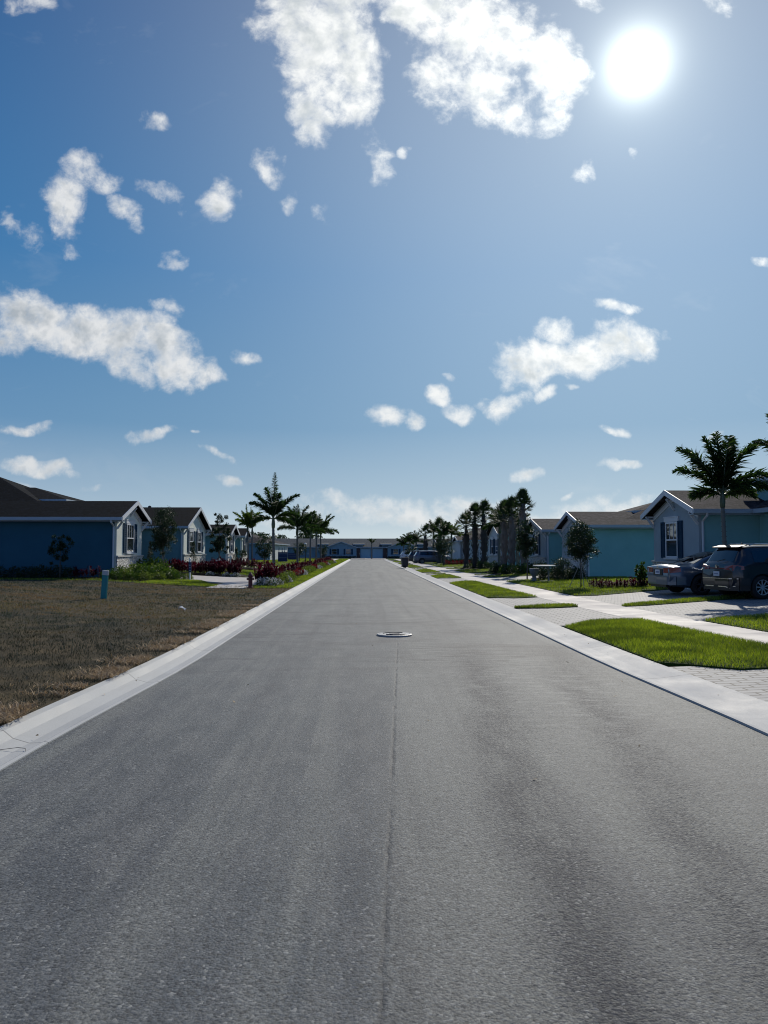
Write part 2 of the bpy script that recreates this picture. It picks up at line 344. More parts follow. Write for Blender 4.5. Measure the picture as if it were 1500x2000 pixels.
CLOUDS=[(-0.055,0.691,0.0862,0.1035,0.23,1.3),(-0.017,0.635,0.0427,0.0757,0.16,1.1),(-0.075,0.578,0.0328,0.0423,-0.35,1.0),(-0.051,0.784,0.1035,0.0828,0.02,1.3),
(0.149,0.702,0.1037,0.076,-0.34,1.15),(0.107,0.637,0.0517,0.0585,-0.16,0.95),(0.256,0.654,0.0487,0.0661,0.02,1.1),(0.204,0.592,0.0413,0.031,-0.34,0.75),
(0.08,0.736,0.0762,0.0312,0.02,1.1),(0.162,0.617,0.0657,0.0484,0.02,0.95),(0.256,0.579,0.0243,0.0194,0.01,0.6),(0.129,0.795,0.1393,0.0627,0.02,1.2),
(-0.447,0.734,0.0473,0.0257,0.02,0.8),(-0.275,0.564,0.0232,0.0164,-0.52,0.75),(-0.394,0.459,0.0267,0.0467,0.16,0.85),(-0.358,0.487,0.0408,0.0258,-0.61,0.85),
(-0.317,0.442,0.0313,0.0177,-0.66,0.85),(-0.378,0.512,0.0282,0.0174,0.01,0.65),(-0.263,0.464,0.037,0.0189,-0.17,0.6),(-0.199,0.459,0.023,0.0298,-0.35,0.8),
(-0.135,0.513,0.0327,0.0204,-0.49,0.8),(-0.101,0.461,0.0149,0.0176,-0.17,0.7),(-0.253,0.385,0.0217,0.0135,-0.61,0.6),(-0.46,0.427,0.0372,0.0176,-0.61,0.5),
(-0.389,0.394,0.012,0.012,0.01,0.5),(0.014,0.523,0.0277,0.0242,-1.05,0.45),(0.059,0.52,0.0082,0.0096,0.01,0.5),(-0.06,0.445,0.0109,0.0149,0.01,0.4),
(-0.437,0.311,0.0832,0.0413,-0.28,1.25),(-0.344,0.285,0.0868,0.0414,-0.35,1.25),(-0.257,0.265,0.0672,0.037,-0.61,1.2),(-0.207,0.24,0.0323,0.0161,-0.66,0.95),
(-0.469,0.284,0.0462,0.0277,0.01,1.1),(-0.317,0.248,0.0466,0.02,-0.26,0.9),(-0.16,0.258,0.0281,0.0134,-0.21,0.8),(-0.358,0.326,0.0268,0.0134,-0.35,0.7),
(-0.264,0.319,0.0227,0.012,-0.17,0.5),(-0.437,0.162,0.0303,0.0099,-0.17,0.8),(-0.423,0.11,0.0526,0.0118,-0.14,0.95),(-0.275,0.154,0.0463,0.0093,-0.03,0.75),
(-0.348,0.087,0.0158,0.0072,0.0,0.6),(-0.455,0.086,0.0262,0.0065,-0.09,0.6),(-0.194,0.122,0.0226,0.0067,-0.38,0.6),(-0.172,0.09,0.0173,0.0066,-0.17,0.6),
(-0.208,0.153,0.0086,0.004,0.0,0.5),(-0.076,0.097,0.0107,0.0047,0.0,0.5),(0.269,0.255,0.1027,0.0397,0.15,1.15),(0.249,0.296,0.0328,0.0287,0.01,1.0),
(0.334,0.276,0.0617,0.0288,0.01,1.1),(0.214,0.239,0.0558,0.0299,0.01,1.05),(0.24,0.202,0.019,0.0102,0.0,0.8),(0.18,0.198,0.0339,0.0176,-0.08,0.95),
(0.124,0.184,0.0236,0.0149,0.0,0.8),(0.102,0.211,0.0203,0.0135,0.01,0.8),(0.116,0.235,0.0102,0.0061,0.01,0.5),(0.031,0.18,0.0282,0.0161,0.0,0.85),
(0.058,0.173,0.0188,0.0121,0.0,0.85),(0.273,0.205,0.0095,0.0061,0.01,0.6),(0.334,0.317,0.0261,0.0076,0.01,0.5),(0.331,0.154,0.0191,0.0089,0.0,0.8),
(0.335,0.108,0.0245,0.0061,0.0,0.8),(0.212,0.098,0.0243,0.0095,0.0,0.85),(0.27,0.073,0.0149,0.0041,0.0,0.6),(0.535,0.389,0.0181,0.0097,0.01,0.8),
(0.285,0.509,0.0238,0.0126,0.45,0.6),(0.361,0.534,0.0069,0.0083,-0.71,0.5),(0.299,0.742,0.028,0.0182,0.02,0.6),(0.472,0.736,0.0282,0.0184,0.02,0.5),
(0.473,0.155,0.0137,0.0096,0.0,0.5),(0.078,0.051,0.154,0.0201,0.0,0.85),(0.206,0.044,0.128,0.0175,0.0,0.85),(-0.015,0.061,0.06,0.0133,-0.09,0.7),
(0.314,0.058,0.0813,0.0122,0.0,0.6),(-0.102,0.044,0.0597,0.0119,0.0,0.5)]
CLOUDS=[(a,b,c*1.06,d*1.04,e,f_) for a,b,c,d,e,f_ in CLOUDS]
# ------------------------------------------------------------------ terrain
def sm(a,b,t): 
    t=max(0.,min(1.,(t-a)/(b-a))); return t*t*(3-2*t)
def lerp_tab(x,tab):
    if x<=tab[0][0]: return tab[0][1]
    for (a,b),(c,d) in zip(tab,tab[1:]):
        if x<=c: return b+(d-b)*(x-a)/(c-a)
    return tab[-1][1]
def g(x,y):
    fy=1-.75*sm(85,125,y)
    if x<0: return .115+lerp_tab(-x,[(3.05,0),(4.9,.03),(6.4,.06),(11.3,.32),(16,.33)])*fy
    return .06+lerp_tab(x,[(4.12,0),(5.9,.06),(7.4,.07),(11.6,.2),(16,.22)])*fy
YE=148.; RC=4.
def flare(y): return sm(12.,5.5,y) if y<12 else 0.
def arc(y): 
    if y<=YE-RC: return 0.
    t=min(1,(y-(YE-RC))/RC); return RC-math.sqrt(max(0,RC*RC*(1-t*t)))
def xl(y): return -2.52-.22*sm(0,1,(12.-y)/6.5)-arc(y)
def xr(y): return 3.47+.13*sm(0,1,(12.-y)/5.5)+arc(y)
def walkl(y): return lerp_tab(y,[(9,6.5),(12,6.38),(14.5,6.12),(20,5.82),(28,5.65),(40,5.5),(60,5.4)])
def walkr(y): return lerp_tab(y,[(9,7.65),(14,7.5),(17,7.25),(21,7.05),(40,7.0),(60,6.9)])

def gridmesh(name,xs,ys,zf,mat,kind='structure',skirt=0.,parent=None,xf=None):
    mb=MB(); nx=len(xs)
    for y in ys:
        for x in xs:
            X=x if xf is None else xf(x,y); mb.v.append((X,y,zf(X,y)))
    for j in range(len(ys)-1):
        for i in range(nx-1): mb.f.append((j*nx+i,j*nx+i+1,(j+1)*nx+i+1,(j+1)*nx+i)); mb.m.append(0)
    o=mb.build(name,mat,parent,smooth=True,fix=False); tag(o,kind=kind); return o
# one ground sheet to the horizon, dipping below the road
GX=[-900,-200,-60,-30,-20,-16,-14,-11.3,-9,-7,-6.4,-5.6,-4.9,-4,-3.3,-3.12,-2.99,-2.7,3.7,4.1,4.2,4.35,4.6,5.3,5.9,6.6,7.4,8.5,10,11.6,13,16,20,30,60,200,900]
GY=[-60,-20,0]+[3*i for i in range(1,50)]+[150,155,160,170,185,220,300,500,900,1500]
def gz(x,y):
    far=1-sm(30,60,abs(x))*0
    if (-3.15 if y<16 else -3.0)<x<(4.3 if y<16 else 4.15): return -.06
    e=arc(y) if y<YE else 99
    if y>YE-RC-1 and y<157 and (-9<x<9 or y>YE-1): return -.06
    return g(x,y)-.02 if y<157 else .03
gridmesh('ground',GX,GY,gz,M['soil'])
ys=[-6,-3,0,2,3.5,5,5.5,6,6.5,7,8,9,10,11,12,14,17,20,25,30,40,55,70,90,110,130,144]+[144+RC*math.sin(R(a)) for a in range(10,91,10)]
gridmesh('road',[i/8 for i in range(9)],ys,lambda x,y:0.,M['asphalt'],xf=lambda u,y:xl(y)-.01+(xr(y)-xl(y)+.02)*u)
gridmesh('cross_road',[-60,-20,-6.6,0,7.5,20,60],[YE+.004,151,155],lambda x,y:-.004,M['asphalt'])
# kerbs: swept profile
def kerb(name,side,prof,xf_,mt='kerb'):
    path=[]
    for y in [-6,0,3,4.5,5.5,6.5,7.5,8.5,9.5,10.5,12,15,20,30,45,60,80,100,120,144]: path.append((xf_(y),y))
    x0=path[-1][0]
    for a in range(15,91,15): path.append((x0+side*RC*(1-math.cos(R(a))),144+RC*math.sin(R(a))))
    path.append((path[-1][0]+side*50,YE))
    mb=MB(); n=len(prof)
    for i,(x,y) in enumerate(path):
        a=path[max(0,i-1)]; b=path[min(len(path)-1,i+1)]
        d=Vector((b[0]-a[0],b[1]-a[1])).normalized(); nrm=Vector((d.y,-d.x)) if side>0 else Vector((-d.y,d.x))
        for (w,z) in prof: mb.v.append((x+nrm.x*w,y+nrm.y*w,z))
    for i in range(len(path)-1):
        for k in range(n-1): mb.f.append((i*n+k,i*n+k+1,(i+1)*n+k+1,(i+1)*n+k)); mb.m.append(0)
    o=mb.build(name,M[mt]); tag(o,kind='structure')
kerb('kerb_left',-1,[(-.002,-.05),(0,.010),(.035,.016),(.06,.006),(.16,.004),(.30,.045),(.38,.11),(.45,.128),(.475,.12),(.48,-.05)],xl,'kerbl')
kerb('kerb_right',1,[(-.002,-.05),(0,.022),(.03,.028),(.12,.022),(.28,.032),(.5,.062),(.62,.074),(.64,.07),(.645,-.05)],xr)

# ------------------------------------------------------------------ patches (lawns, drives, walks, beds) laid on the ground
def patch(name,x0,x1,yn,yf,dz,mat,kind='structure',nx=None,ny=None,dome=0.,edge=.10,jag=0.):
    """x0..x1 numbers or functions of v; yn,yf numbers or functions of x"""
    Yn=yn if callable(yn) else (lambda x:yn); Yf=yf if callable(yf) else (lambda x:yf)
    ym=(Yn((x0(10) if callable(x0) else x0))+Yf((x0(10) if callable(x0) else x0)))/2
    X0=x0 if callable(x0) else (lambda y:x0); X1=x1 if callable(x1) else (lambda y:x1)
    w=X1(ym)-X0(ym); nx=nx or max(3,int(w/.35)); ny=ny or max(3,min(60,int(abs(Yf(X0(ym))-Yn(X0(ym)))/.6)))
    r=random.Random(int(abs(x0(10) if callable(x0) else x0)*977)+int(abs(ym)*31))
    mb=MB(); us=[0]+[ (i/nx) for i in range(nx+1)]+[1]; vs=[0]+[j/ny for j in range(ny+1)]+[1]
    for jj,v in enumerate(vs):
        for ii,u in enumerate(us):
            out=(ii in (0,len(us)-1)) or (jj in (0,len(vs)-1))
            yv=Yn(X0(ym)+w*u)*(1-v)+Yf(X0(ym)+w*u)*v
            x=X0(yv)+(X1(yv)-X0(yv))*u; y=Yn(x)*(1-v)+Yf(x)*v
            if jag and (ii in (0,1)): x+=0
            z=g(x,y)+(dz if not out else -.03)
            if dome and not out:
                d=min(u,1-u)*w; d2=min(v,1-v)*abs(Yf(x)-Yn(x)); z+=dome*min(1,min(d,d2)/.35)
            mb.v.append((x,y,z))
    n=len(us)
    for j in range(len(vs)-1):
        for i in range(n-1): mb.f.append((j*n+i,j*n+i+1,(j+1)*n+i+1,(j+1)*n+i)); mb.m.append(0)
    o=mb.build(name,mat,None,smooth=False,fix=False); tag(o,kind=kind)
    return (X0,X1,Yn,Yf,ym,dz,dome)
def inside_sample(P,n,r,xmin=None):
    X0,X1,Yn,Yf,ym,dz,dome=P; w=X1(ym)-X0(ym); out=[]
    u=r.random(n); v=r.random(n)
    xs=np.empty(n); yy=np.empty(n); zz=np.empty(n)
    for i in range(n):
        xa=X0(ym)+w*u[i]; yv=Yn(xa)*(1-v[i])+Yf(xa)*v[i]
        x=X0(yv)+(X1(yv)-X0(yv))*u[i]; y=Yn(x)*(1-v[i])+Yf(x)*v[i]
        xs[i]=x; yy[i]=y; zz[i]=g(x,y)+dz+dome*min(1,min(min(u[i],1-u[i])*w,min(v[i],1-v[i])*abs(Yf(x)-Yn(x)))/.35)
    return xs,yy,zz
def blades(P3,h,w,r,lean=.5):
    """P3 tuple xs,ys,zs ; returns V,F(tris),rnd: two segment blades"""
    xs,ys,zs=P3; n=len(xs); a=r.random(n)*2*np.pi; h=h*(.55+.9*r.random(n)); w=w*(.7+.6*r.random(n))
    dx,dy=np.cos(a)*w/2,np.sin(a)*w/2
    b=r.random(n)*2*np.pi; L=lean*h*r.random(n); lx,ly=np.cos(b)*L,np.sin(b)*L
    V=np.empty((n,5,3)); 
    V[:,0]=np.stack([xs-dx,ys-dy,zs],1); V[:,1]=np.stack([xs+dx,ys+dy,zs],1)
    V[:,2]=np.stack([xs-dx*.8+lx*.4,ys-dy*.8+ly*.4,zs+h*.6],1); V[:,3]=np.stack([xs+dx*.8+lx*.4,ys+dy*.8+ly*.4,zs+h*.6],1)
    V[:,4]=np.stack([xs+lx,ys+ly,zs+h*.95],1)
    base=np.arange(n)[:,None]*5
    F=np.concatenate([base+np.array([[0,1,3]]),base+np.array([[0,3,2]]),base+np.array([[2,3,4]])],0)
    return V.reshape(-1,3),F,np.repeat(r.random(n),5)
def joinblades(name,lst,mat):
    Vs=[];Fs=[];As=[];o=0
    for V,F,A in lst: Vs.append(V);Fs.append(F+o);As.append(A);o+=len(V)
    ob=npmesh(name,np.concatenate(Vs),np.concatenate(Fs),mat,np.concatenate(As)); tag(ob,kind='stuff'); return ob

# left vacant lot and the strip of green beyond it
def lot_far(x): return 31.2+.35*math.sin(x*1.7)+.0*x if x>-6.5 else 31.2+.35*math.sin(x*1.7)+sm(-7,-12,x)*0+max(0,(-x-7))*.30
kerbin=lambda y:-2.97-.22*sm(0,1,(12.-y)/6.5)
LOT=patch('dry_lot',-34.,kerbin,-4.,lambda x:min(lot_far(x),34.4),.012,M['dry'],nx=60,ny=60)
lawnG=[]  # (patch, density, height, width)
lawnG.append((patch('lawn',-4.75,kerbin,lambda x:31.3+.3*math.sin(x*2.),146,.02,M['lawn'],ny=60),260,.05,.016))
lawnG.append((patch('lawn',-9.4,-6.25,lambda x:31.6,lambda x:36.1-1.6*sm(-7.8,-6.25,x)*2.,.02,M['lawn'],dome=.02),420,.05,.014))
lawnG.append((patch('lawn',-11,-6.35,lambda x:45.,lambda x:54.,.02,M['lawn'],dome=.02),160,.05,.02))
lawnG.append((patch('lawn',-16,-6.35,lambda x:60.,lambda x:143.,.02,M['lawn']),25,.06,.04))
lawnG.append((patch('lawn',-16,-9.6,lambda x:31.9+max(0,-x-11)*.1,lambda x:34.,.015,M['lawn']),200,.05,.016))
patch('sidewalk',-6.3,-4.8,30.7,146.,.03,M['walk'],ny=60)
patch('driveway',-14.,-6.28,lambda x:36.3-.9*sm(-9,-6.3,x),lambda x:41.4+.6*sm(-9,-6.3,x),.028,M['walk'])
patch('driveway',-14.,-6.28,62.,66.5,.028,M['walk'])
patch('mulch_bed',-4.75,-3.75,33.,104.,.035,M['mulch'])
patch('mulch_bed',-11.1,-6.9,41.9,45.0,.035,M['mulch'])
patch('mulch_bed',-11.1,-8.2,57,61.5,.035,M['mulch'])
patch('mulch_bed',-24,-9.2,lambda x:33.0,lambda x:35.2,.035,M['mulch'])
patch('mulch_bed',-11.3,-9.2,33.2,40.4,.04,M['mulch'])

# right side
rk=lambda y:4.12+.13*sm(0,1,(12.-y)/5.5)
sw=patch('sidewalk',walkl,walkr,-6.,146.,.008,M['walk'],ny=60,nx=3)
seq=[(10.0,16.7),(20.8,21.5),(25.2,38.4),(43.6,49.3),(51.6,52.4),(55.,64.),(66.6,67.2),(71.,84.),(86.5,87.2),(90,98),(101,101.8),(105,118),(121,122),(126,140)]
def patchshape(a,b,w=1.0):
    L=b-a; r=min(.9,L*.45)
    return (lambda x:a+r*sm(.9,0,(x-4.12))*.9+ (.28*sm(5.,6.3,x) if L>3 else .1*sm(5,6,x)), lambda x:b-r*sm(.9,0,(x-4.12))*.9-(.1*sm(5.,6.,x)))
py=-5.
for i,(a,b) in enumerate(seq):
    fn,ff=patchshape(a,b)
    d=[2000,1800,520,260,200,120,100,40,40,25,20,15,12,10][i]
    lawnG.append((patch('lawn',rk,walkl,fn,ff,.025,M['lawn'],dome=.035 if i<4 else .02),d,[.062,.06,.055,.05][min(i,3)],[.007,.008,.012,.018,.02,.025,.03,.04,.05,.05,.05,.06,.06,.06][i]))
    patch('driveway',lambda y:rk(y)-.02,lambda y:walkl(y)+.01,py-.4 if i else -5.,a+.5,.004,M['paver'],nx=6)
    py=b
# house side of the pavement: (near0,near1,far0,far1) edge y at x=7.2 and x=11.6
def skew(y0,k): return lambda x:y0+k*(max(7.,x)-7.1)
XH=11.75
hs=[(11.2,.05,16.6,.32),(20.75,.42,21.4,.50),(25.3,.62,38.6,.15),(43.6,.3,46.,.35),(48.6,.3,49.4,.3),(52.,.25,60.,.25),(64,.2,66,.2),(70,.1,84,.1),(88,.1,96,.1),(100,.1,116,.1),(120,0,140,0)]
py=2.;pk=0.
for i,(a,ka,b,kb) in enumerate(hs):
    fn=(lambda a,ka:(lambda x:a+ka*(x-7.1)+.55*sm(.8,0,x-7.05)))(a,ka) if b-a>1 else (lambda a,ka:(lambda x:a+ka*(x-7.1)+.1*sm(.6,0,x-7.05)))(a,ka)
    ff=(lambda b,kb:(lambda x:b+kb*(x-7.1)-.3*sm(.6,0,x-7.05)))(b,kb)
    lawnG.append((patch('lawn',lambda y:walkr(y)+.01,17. if i<1 else 13.5,fn,ff,.02,M['lawn'],nx=18,dome=.03),[700,900,330,120,100,60,40,20,15,10,8][i],.055,[.010,.010,.013,.02,.025,.03,.04,.05,.05,.05,.05][i]))
    patch('driveway',lambda y:walkr(y)-.01,17. if i<2 else 13.5,(lambda py,pk:(lambda x:py+pk*(x-7.1)-.3))(py,pk),(lambda a,ka:(lambda x:a+ka*(x-7.1)+.4))(a,ka),.004,M['paver'],nx=14)
    py,pk=b,kb
patch('mulch_bed',8.9,12.6,lambda x:29.1+.1*(x-9),lambda x:31.2+.1*(x-9),.055,M['mulch'])
patch('mulch_bed',8.7,12.6,36.6,40.2,.055,M['mulch'])
patch('mulch_bed',8.2,12.6,45,53,.055,M['mulch'])
patch('mulch_bed',8.0,12.6,58,69,.055,M['mulch'])
patch('lawn',-60.,-3.0,155.3,166.,.0,M['lawn'],nx=20)
patch('lawn',4.4,60.,155.3,166.,.0,M['lawn'],nx=20)
patch('driveway',-2.9,4.3,155.0,166.,.01,M['walk'])
Z0=g
# grass blades
L=[]
for P,d,h,w in lawnG:
    X0,X1,Yn,Yf,ym,_,_=P; A=(X1(ym)-X0(ym))*abs(Yf((X0(ym)+X1(ym))/2)-Yn((X0(ym)+X1(ym))/2)); n=int(min(60000,A*d))
    xs,yy,zz=inside_sample(P,n,rng)
    L.append(blades((xs,yy,zz),h,w,rng,.9))
joinblades('lawn_grass',L,M['blade'])
# dry lot grass: density falls with distance
n=620000; xs=-2.99-rng.random(n)*22; yy=4+rng.random(n)*28.5
dist=np.hypot(xs,yy); keep=(xs>-.55*yy-1.8)&(rng.random(n)<np.clip(9./dist,.2,1.)**1.3)
kb=np.array([ -2.99-.22*sm(0,1,(12.-t)/6.5) for t in yy])
keep&=(xs<kb-.02-.0*xs); xs=xs[keep];yy=yy[keep]
zz=np.array([g(a,b) for a,b in zip(xs,yy)])+.008
def vnoise(x,y,seed):
    rr=np.random.default_rng(seed).random((256,256)); xi=np.floor(x).astype(int); yi=np.floor(y).astype(int); fx=x-xi; fy=y-yi; fx=fx*fx*(3-2*fx); fy=fy*fy*(3-2*fy)
    f=lambda a,b: rr[(a)%256,(b)%256]
    return (f(xi,yi)*(1-fx)+f(xi+1,yi)*fx)*(1-fy)+(f(xi,yi+1)*(1-fx)+f(xi+1,yi+1)*fx)*fy
cl_=vnoise(xs*4.,yy*3.,1)*.5+vnoise(xs*11.,yy*8.,2)*.5
k2=rng.random(len(xs))<(.25+1.1*cl_); xs=xs[k2];yy=yy[k2];zz=zz[k2];cl_=cl_[k2]
bl=blades((xs,yy,zz),.018+.055*cl_**1.6,1.,rng,1.5)
sc=np.repeat(np.clip(np.hypot(xs,yy)*.0006,.0045,.02),5)
V=bl[0].reshape(-1,5,3); c=(V[:,0]+V[:,1])/2
for k in (0,1): V[:,k]=c+(V[:,k]-c)*sc.reshape(-1,5)[:,k:k+1]
m=(V[:,2]+V[:,3])/2
for k in (2,3): V[:,k]=m+(V[:,k]-m)*sc.reshape(-1,5)[:,k:k+1]
ob=npmesh('dry_grass',V.reshape(-1,3),bl[1],M['dryblade'],bl[2]); tag(ob,kind='stuff')
# straw and clippings along the kerb back
n=15000; yy=4.5+rng.random(n)**1.4*17; off=np.abs(rng.normal(0,.17,n)); 
clump=np.sin(yy*2.1)+np.sin(yy*5.3+1)+.6*np.sin(yy*11.)
keep=clump>-.2; yy=yy[keep]; off=off[keep]; clump=clump[keep]
xs=np.array([kerbin(t) for t in yy])+.05*(clump>1.)-off*1.4
zz=np.array([g(a,b) for a,b in zip(xs,yy)])+.02+rng.random(len(xs))*.02
bl=blades((xs,yy,zz),.045,.011,rng,3.)
ob=npmesh('straw_debris',bl[0],bl[1],M['straw'],bl[2]); tag(ob,kind='stuff')
# ------------------------------------------------------------------ houses
def prism(mb,pts,f0,f1,s,m=None):
    """extrude polygon pts (ly,z) from f0 to f1 (f positive towards the road)"""
    n=len(pts); vs=[(-s*f0,y,z) for y,z in pts]+[(-s*f1,y,z) for y,z in pts]
    mb.add(vs,[tuple(range(n)),tuple(range(2*n-1,n-1,-1))]+[(i,(i+1)%n,n+(i+1)%n,n+i) for i in range(n)],m)
def fbox(mb,f0,f1,y0,y1,z0,z1,s,m=None):
    a,b=sorted((-s*f0,-s*f1)); mb.box(a,b,y0,y1,z0,z1,m)
def hip(root,f0,f1,y0,y1,ze,slope,s,shing,fz=.16,oh=.4,name='roof'):
    F0,F1=f0+oh,f1-oh; A,B=y0-oh,y1+oh; w=abs(F0-F1); d=B-A
    if w<d: h=w/2*slope; fm=(F0+F1)/2; r=[(fm,A+w/2),(fm,B-w/2)]
    else: h=d/2*slope; r=[(F0-d/2,(A+B)/2),(F1+d/2,(A+B)/2)]
    mb=MB(); c=[(F0,A),(F0,B),(F1,B),(F1,A)]
    vs=[(-s*f,y,ze) for f,y in c]+[(-s*f,y,ze-.05) for f,y in c]+[(-s*f,y,ze+h) for f,y in r]
    if w<d: fs=[(0,1,9,8),(2,3,8,9),(0,8,3),(1,2,9)]
    else: fs=[(0,1,8),(2,3,9),(1,2,9,8),(3,0,8,9)]
    mb.add(vs,fs+[(4,5,6,7),(0,1,5,4),(1,2,6,5),(2,3,7,6),(3,0,4,7)])
    o=mb.build(name,shing,root)
    g2=MB()
    fbox(g2,F0+.09,F0+.003,A-.09,B+.09,ze-fz,ze-.01,s); fbox(g2,F1-.003,F1-.09,A-.09,B+.09,ze-fz,ze-.01,s)
    fbox(g2,F0,F1,A-.09,A-.003,ze-fz,ze-.01,s); fbox(g2,F0,F1,B+.003,B+.09,ze-fz,ze-.01,s)
    fbox(g2,F0-.01,F1+.01,A+.01,B-.01,ze-fz+.02,ze-fz+.05,s)
    g2.build('gutter',M['gutter'],root); return o
def window(root,s,yc,z0,z1,w=1.15,shut=True,f=0.):
    fr=MB(); t=.06
    for a,b,c,d in ((-w/2,w/2,z1-t,z1),(-w/2,w/2,z0,z0+t),(-w/2,-w/2+t,z0+t,z1-t),(w/2-t,w/2,z0+t,z1-t),(-w/2+t,w/2-t,(z0+z1)/2-.03,(z0+z1)/2+.03)):
        fbox(fr,f+.045,f+.002,yc+a,yc+b,c,d,s)
    for k in (-1,1): fbox(fr,f+.035,f+.012,yc+k*w/6-.012,yc+k*w/6+.012,(z0+z1)/2+.03,z1-t,s)
    wn=fr.build('window',M['frame'],root)
    p=MB(); fbox(p,f+.018,f+.004,yc-w/2+t,yc+w/2-t,z0+t,z1-t,s); p.build('pane',M['glass'],wn)
    q=MB(); fbox(q,f+.05,f+.001,yc-w/2-.1,yc+w/2+.1,z1+.01,z1+.17,s); fbox(q,f+.065,f+.002,yc-w/2-.13,yc+w/2+.13,z1+.172,z1+.21,s)
    q.build('window_header',M['trim'],root)
    q=MB(); fbox(q,f+.1,f+.001,yc-w/2-.08,yc+w/2+.08,z0-.07,z0-.005,s); q.build('window_sill',M['trim'],wn)
    if shut:
        for k in (-1,1):
            sh=MB(); c=yc+k*(w/2+.25); a,b=c-.19,c+.19; Y0,Y1=z0-.02,z1+.02
            fbox(sh,f+.03,f+.001,a,b,Y0,Y1,s)
            for (u,v,c0,d0) in ((a,a+.05,Y0,Y1),(b-.05,b,Y0,Y1),(a+.05,b-.05,Y0,Y0+.07),(a+.05,b-.05,Y1-.07,Y1),(a+.05,b-.05,(Y0+Y1)/2-.04,(Y0+Y1)/2+.04)): fbox(sh,f+.055,f+.031,u,v,c0,d0,s)
            for i in range(14):
                z=Y0+.11+i*(Y1-Y0-.2)/14
                if abs(z-(Y0+Y1)/2)>.06: fbox(sh,f+.047,f+.031,a+.055,b-.055,z,z+.04,s)
            sh.build('shutter',M['shutter'],root)
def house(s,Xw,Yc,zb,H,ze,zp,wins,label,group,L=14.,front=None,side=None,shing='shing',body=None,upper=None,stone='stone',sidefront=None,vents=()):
    root=empty('house',(s*Xw,Yc,zb),0,label,'house',group)
    front=front or ('front' if s>0 else 'frontl'); side=side or ('side' if s>0 else 'sidem')  # left gables take a brighter copy, raking sun put into the stucco colour
    ze-=zb; zp-=zb; hw=H-.38; k=(zp-ze)/H
    top=lambda y: zp-k*abs(y)-.11
    mb=MB(); prism(mb,[(-hw,-.3),(hw,-.3),(hw,top(hw)),(0,top(0)),(-hw,top(hw))],0,-.1,s); mb.build('gable_wall',M[front],root)
    mb=MB(); prism(mb,[(-hw,-.3),(hw,-.3),(hw,top(hw)),(0,top(0)),(-hw,top(hw))],-.101,-L,s); mb.build('side_wall',M[side],root)
    mb=MB(); prism(mb,[(-H,ze),(0,zp),(H,ze),(H,ze-.09),(0,zp-.09),(-H,ze-.09)],.35,-L,s); mb.build('roof',M[shing],root)
    mb=MB()
    for q in (-1,1):
        mb2=[(0,zp+.015),(q*(H+.03),ze+.015),(q*(H+.03),ze-.19),(0,zp-.19)]
        prism(mb,mb2,.385,.352,s)
        mb.add([],[])
    mb.build('rake_board',M['trim'],root)
    mb=MB()
    for q in (-1,1):
        prism(mb,[(0,top(0)-.12),(q*(hw+.0),top(hw)-.12),(q*(hw+.0),top(hw)-.30),(0,top(0)-.30)],.03,.001,s)
    mb.build('frieze_board',M['trim'],root)
    mb=MB()
    for q in (-1,1):
        a,b=sorted((q*(H+.002),q*(H+.11))); fbox(mb,.37,-L,a,b,ze-.15,ze-.005,s)
        a,b=sorted((q*(hw+.002),q*(H-.002))); fbox(mb,.34,-L,a,b,ze-.2,ze-.17,s)
        a,b=sorted((q*(H-.03),q*(H-.003))); fbox(mb,.34,-L,a,b,ze-.168,ze-.1,s)
    mb.build('gutter',M['gutter'],root)
    # brackets under the rake ends
    for q in (-1,1):
        mb=MB(); y=q*(hw-.04); zt=top(hw)
        mb.obox((0,y,zt-.55),(-s*.30,y,zt-.14),.07,.09); mb.obox((0,y,zt-.12),(-s*.34,y,zt-.12),.07,.06); mb.build('bracket',M['trim'],root)
    mb=MB(); mb.obox((0,0,zp-.75),(-s*.30,0,zp-.33),.07,.09,up=(0,1,0)); mb.build('bracket',M['trim'],root)
    # downspout at the near corner
    mb=MB(); y=-hw-.06; fx=-s*(-.12)
    mb.tube([(fx,-H-.05,ze-.14),(fx,-H-.04,ze-.24),(fx,y,ze-.42),(fx,y,.05),(fx-s*.05,y-.12,0)],.045,8); mb.build('downspout',M['trim'],root)
    if stone:
        mb=MB(); fbox(mb,.055,.001,-hw-.05,hw+.05,-.3,.93,s); mb.build('stone_veneer',M[stone],root)
        mb=MB(); fbox(mb,.10,.0015,-hw-.08,hw+.08,.932,1.0,s); mb.build('stone_ledge',M['ledge'],root)
    for yc in wins: window(root,s,yc,1.13,2.5)
    if body:
        f0,f1,y0,y1=body; mb=MB(); fbox(mb,-f0,-f1,y0,y1,-.3,ze-.12,s); mb.build('main_wall',M[sidefront or side],root)
        hip(root,-f0,-f1,y0,y1,ze,.42 if s<0 else .38,s,M[shing],name='hip_roof')
    if upper:
        f0,f1,y0,y1,zu=upper; mb=MB(); fbox(mb,-f0,-f1,y0,y1,ze-.5,zu-zb-.12,s); mb.build('upper_wall',M[side],root)
        hip(root,-f0,-f1,y0,y1,zu-zb,.30,s,M[shing],name='upper_roof',oh=.35)
    for (f,y) in vents:
        mb=MB(); zz=zp-k*abs(y); x=s*f
        mb.tube([(x,y,zz-.1),(x,y,zz+.28)],.06,10); mb.lathe([(.12,zz+.24),(.10,zz+.34),(.0,zz+.38)],12,(x,y,0)); mb.build('roof_vent',M['irond'],root)
    return root,hw,top
RG='gabled houses along the right side of the street'; LG='gabled houses along the left side of the street'
r1,hw1,_=house(1,11.8,29.0,.26,2.5,3.12,3.96,[.25],'nearest house on the right with teal side wall behind the two parked cars',RG,L=14.,shing='shing2',body=(2.2,16,-15,2.2),upper=None,vents=[(4.5,-1.2)])
r1.children
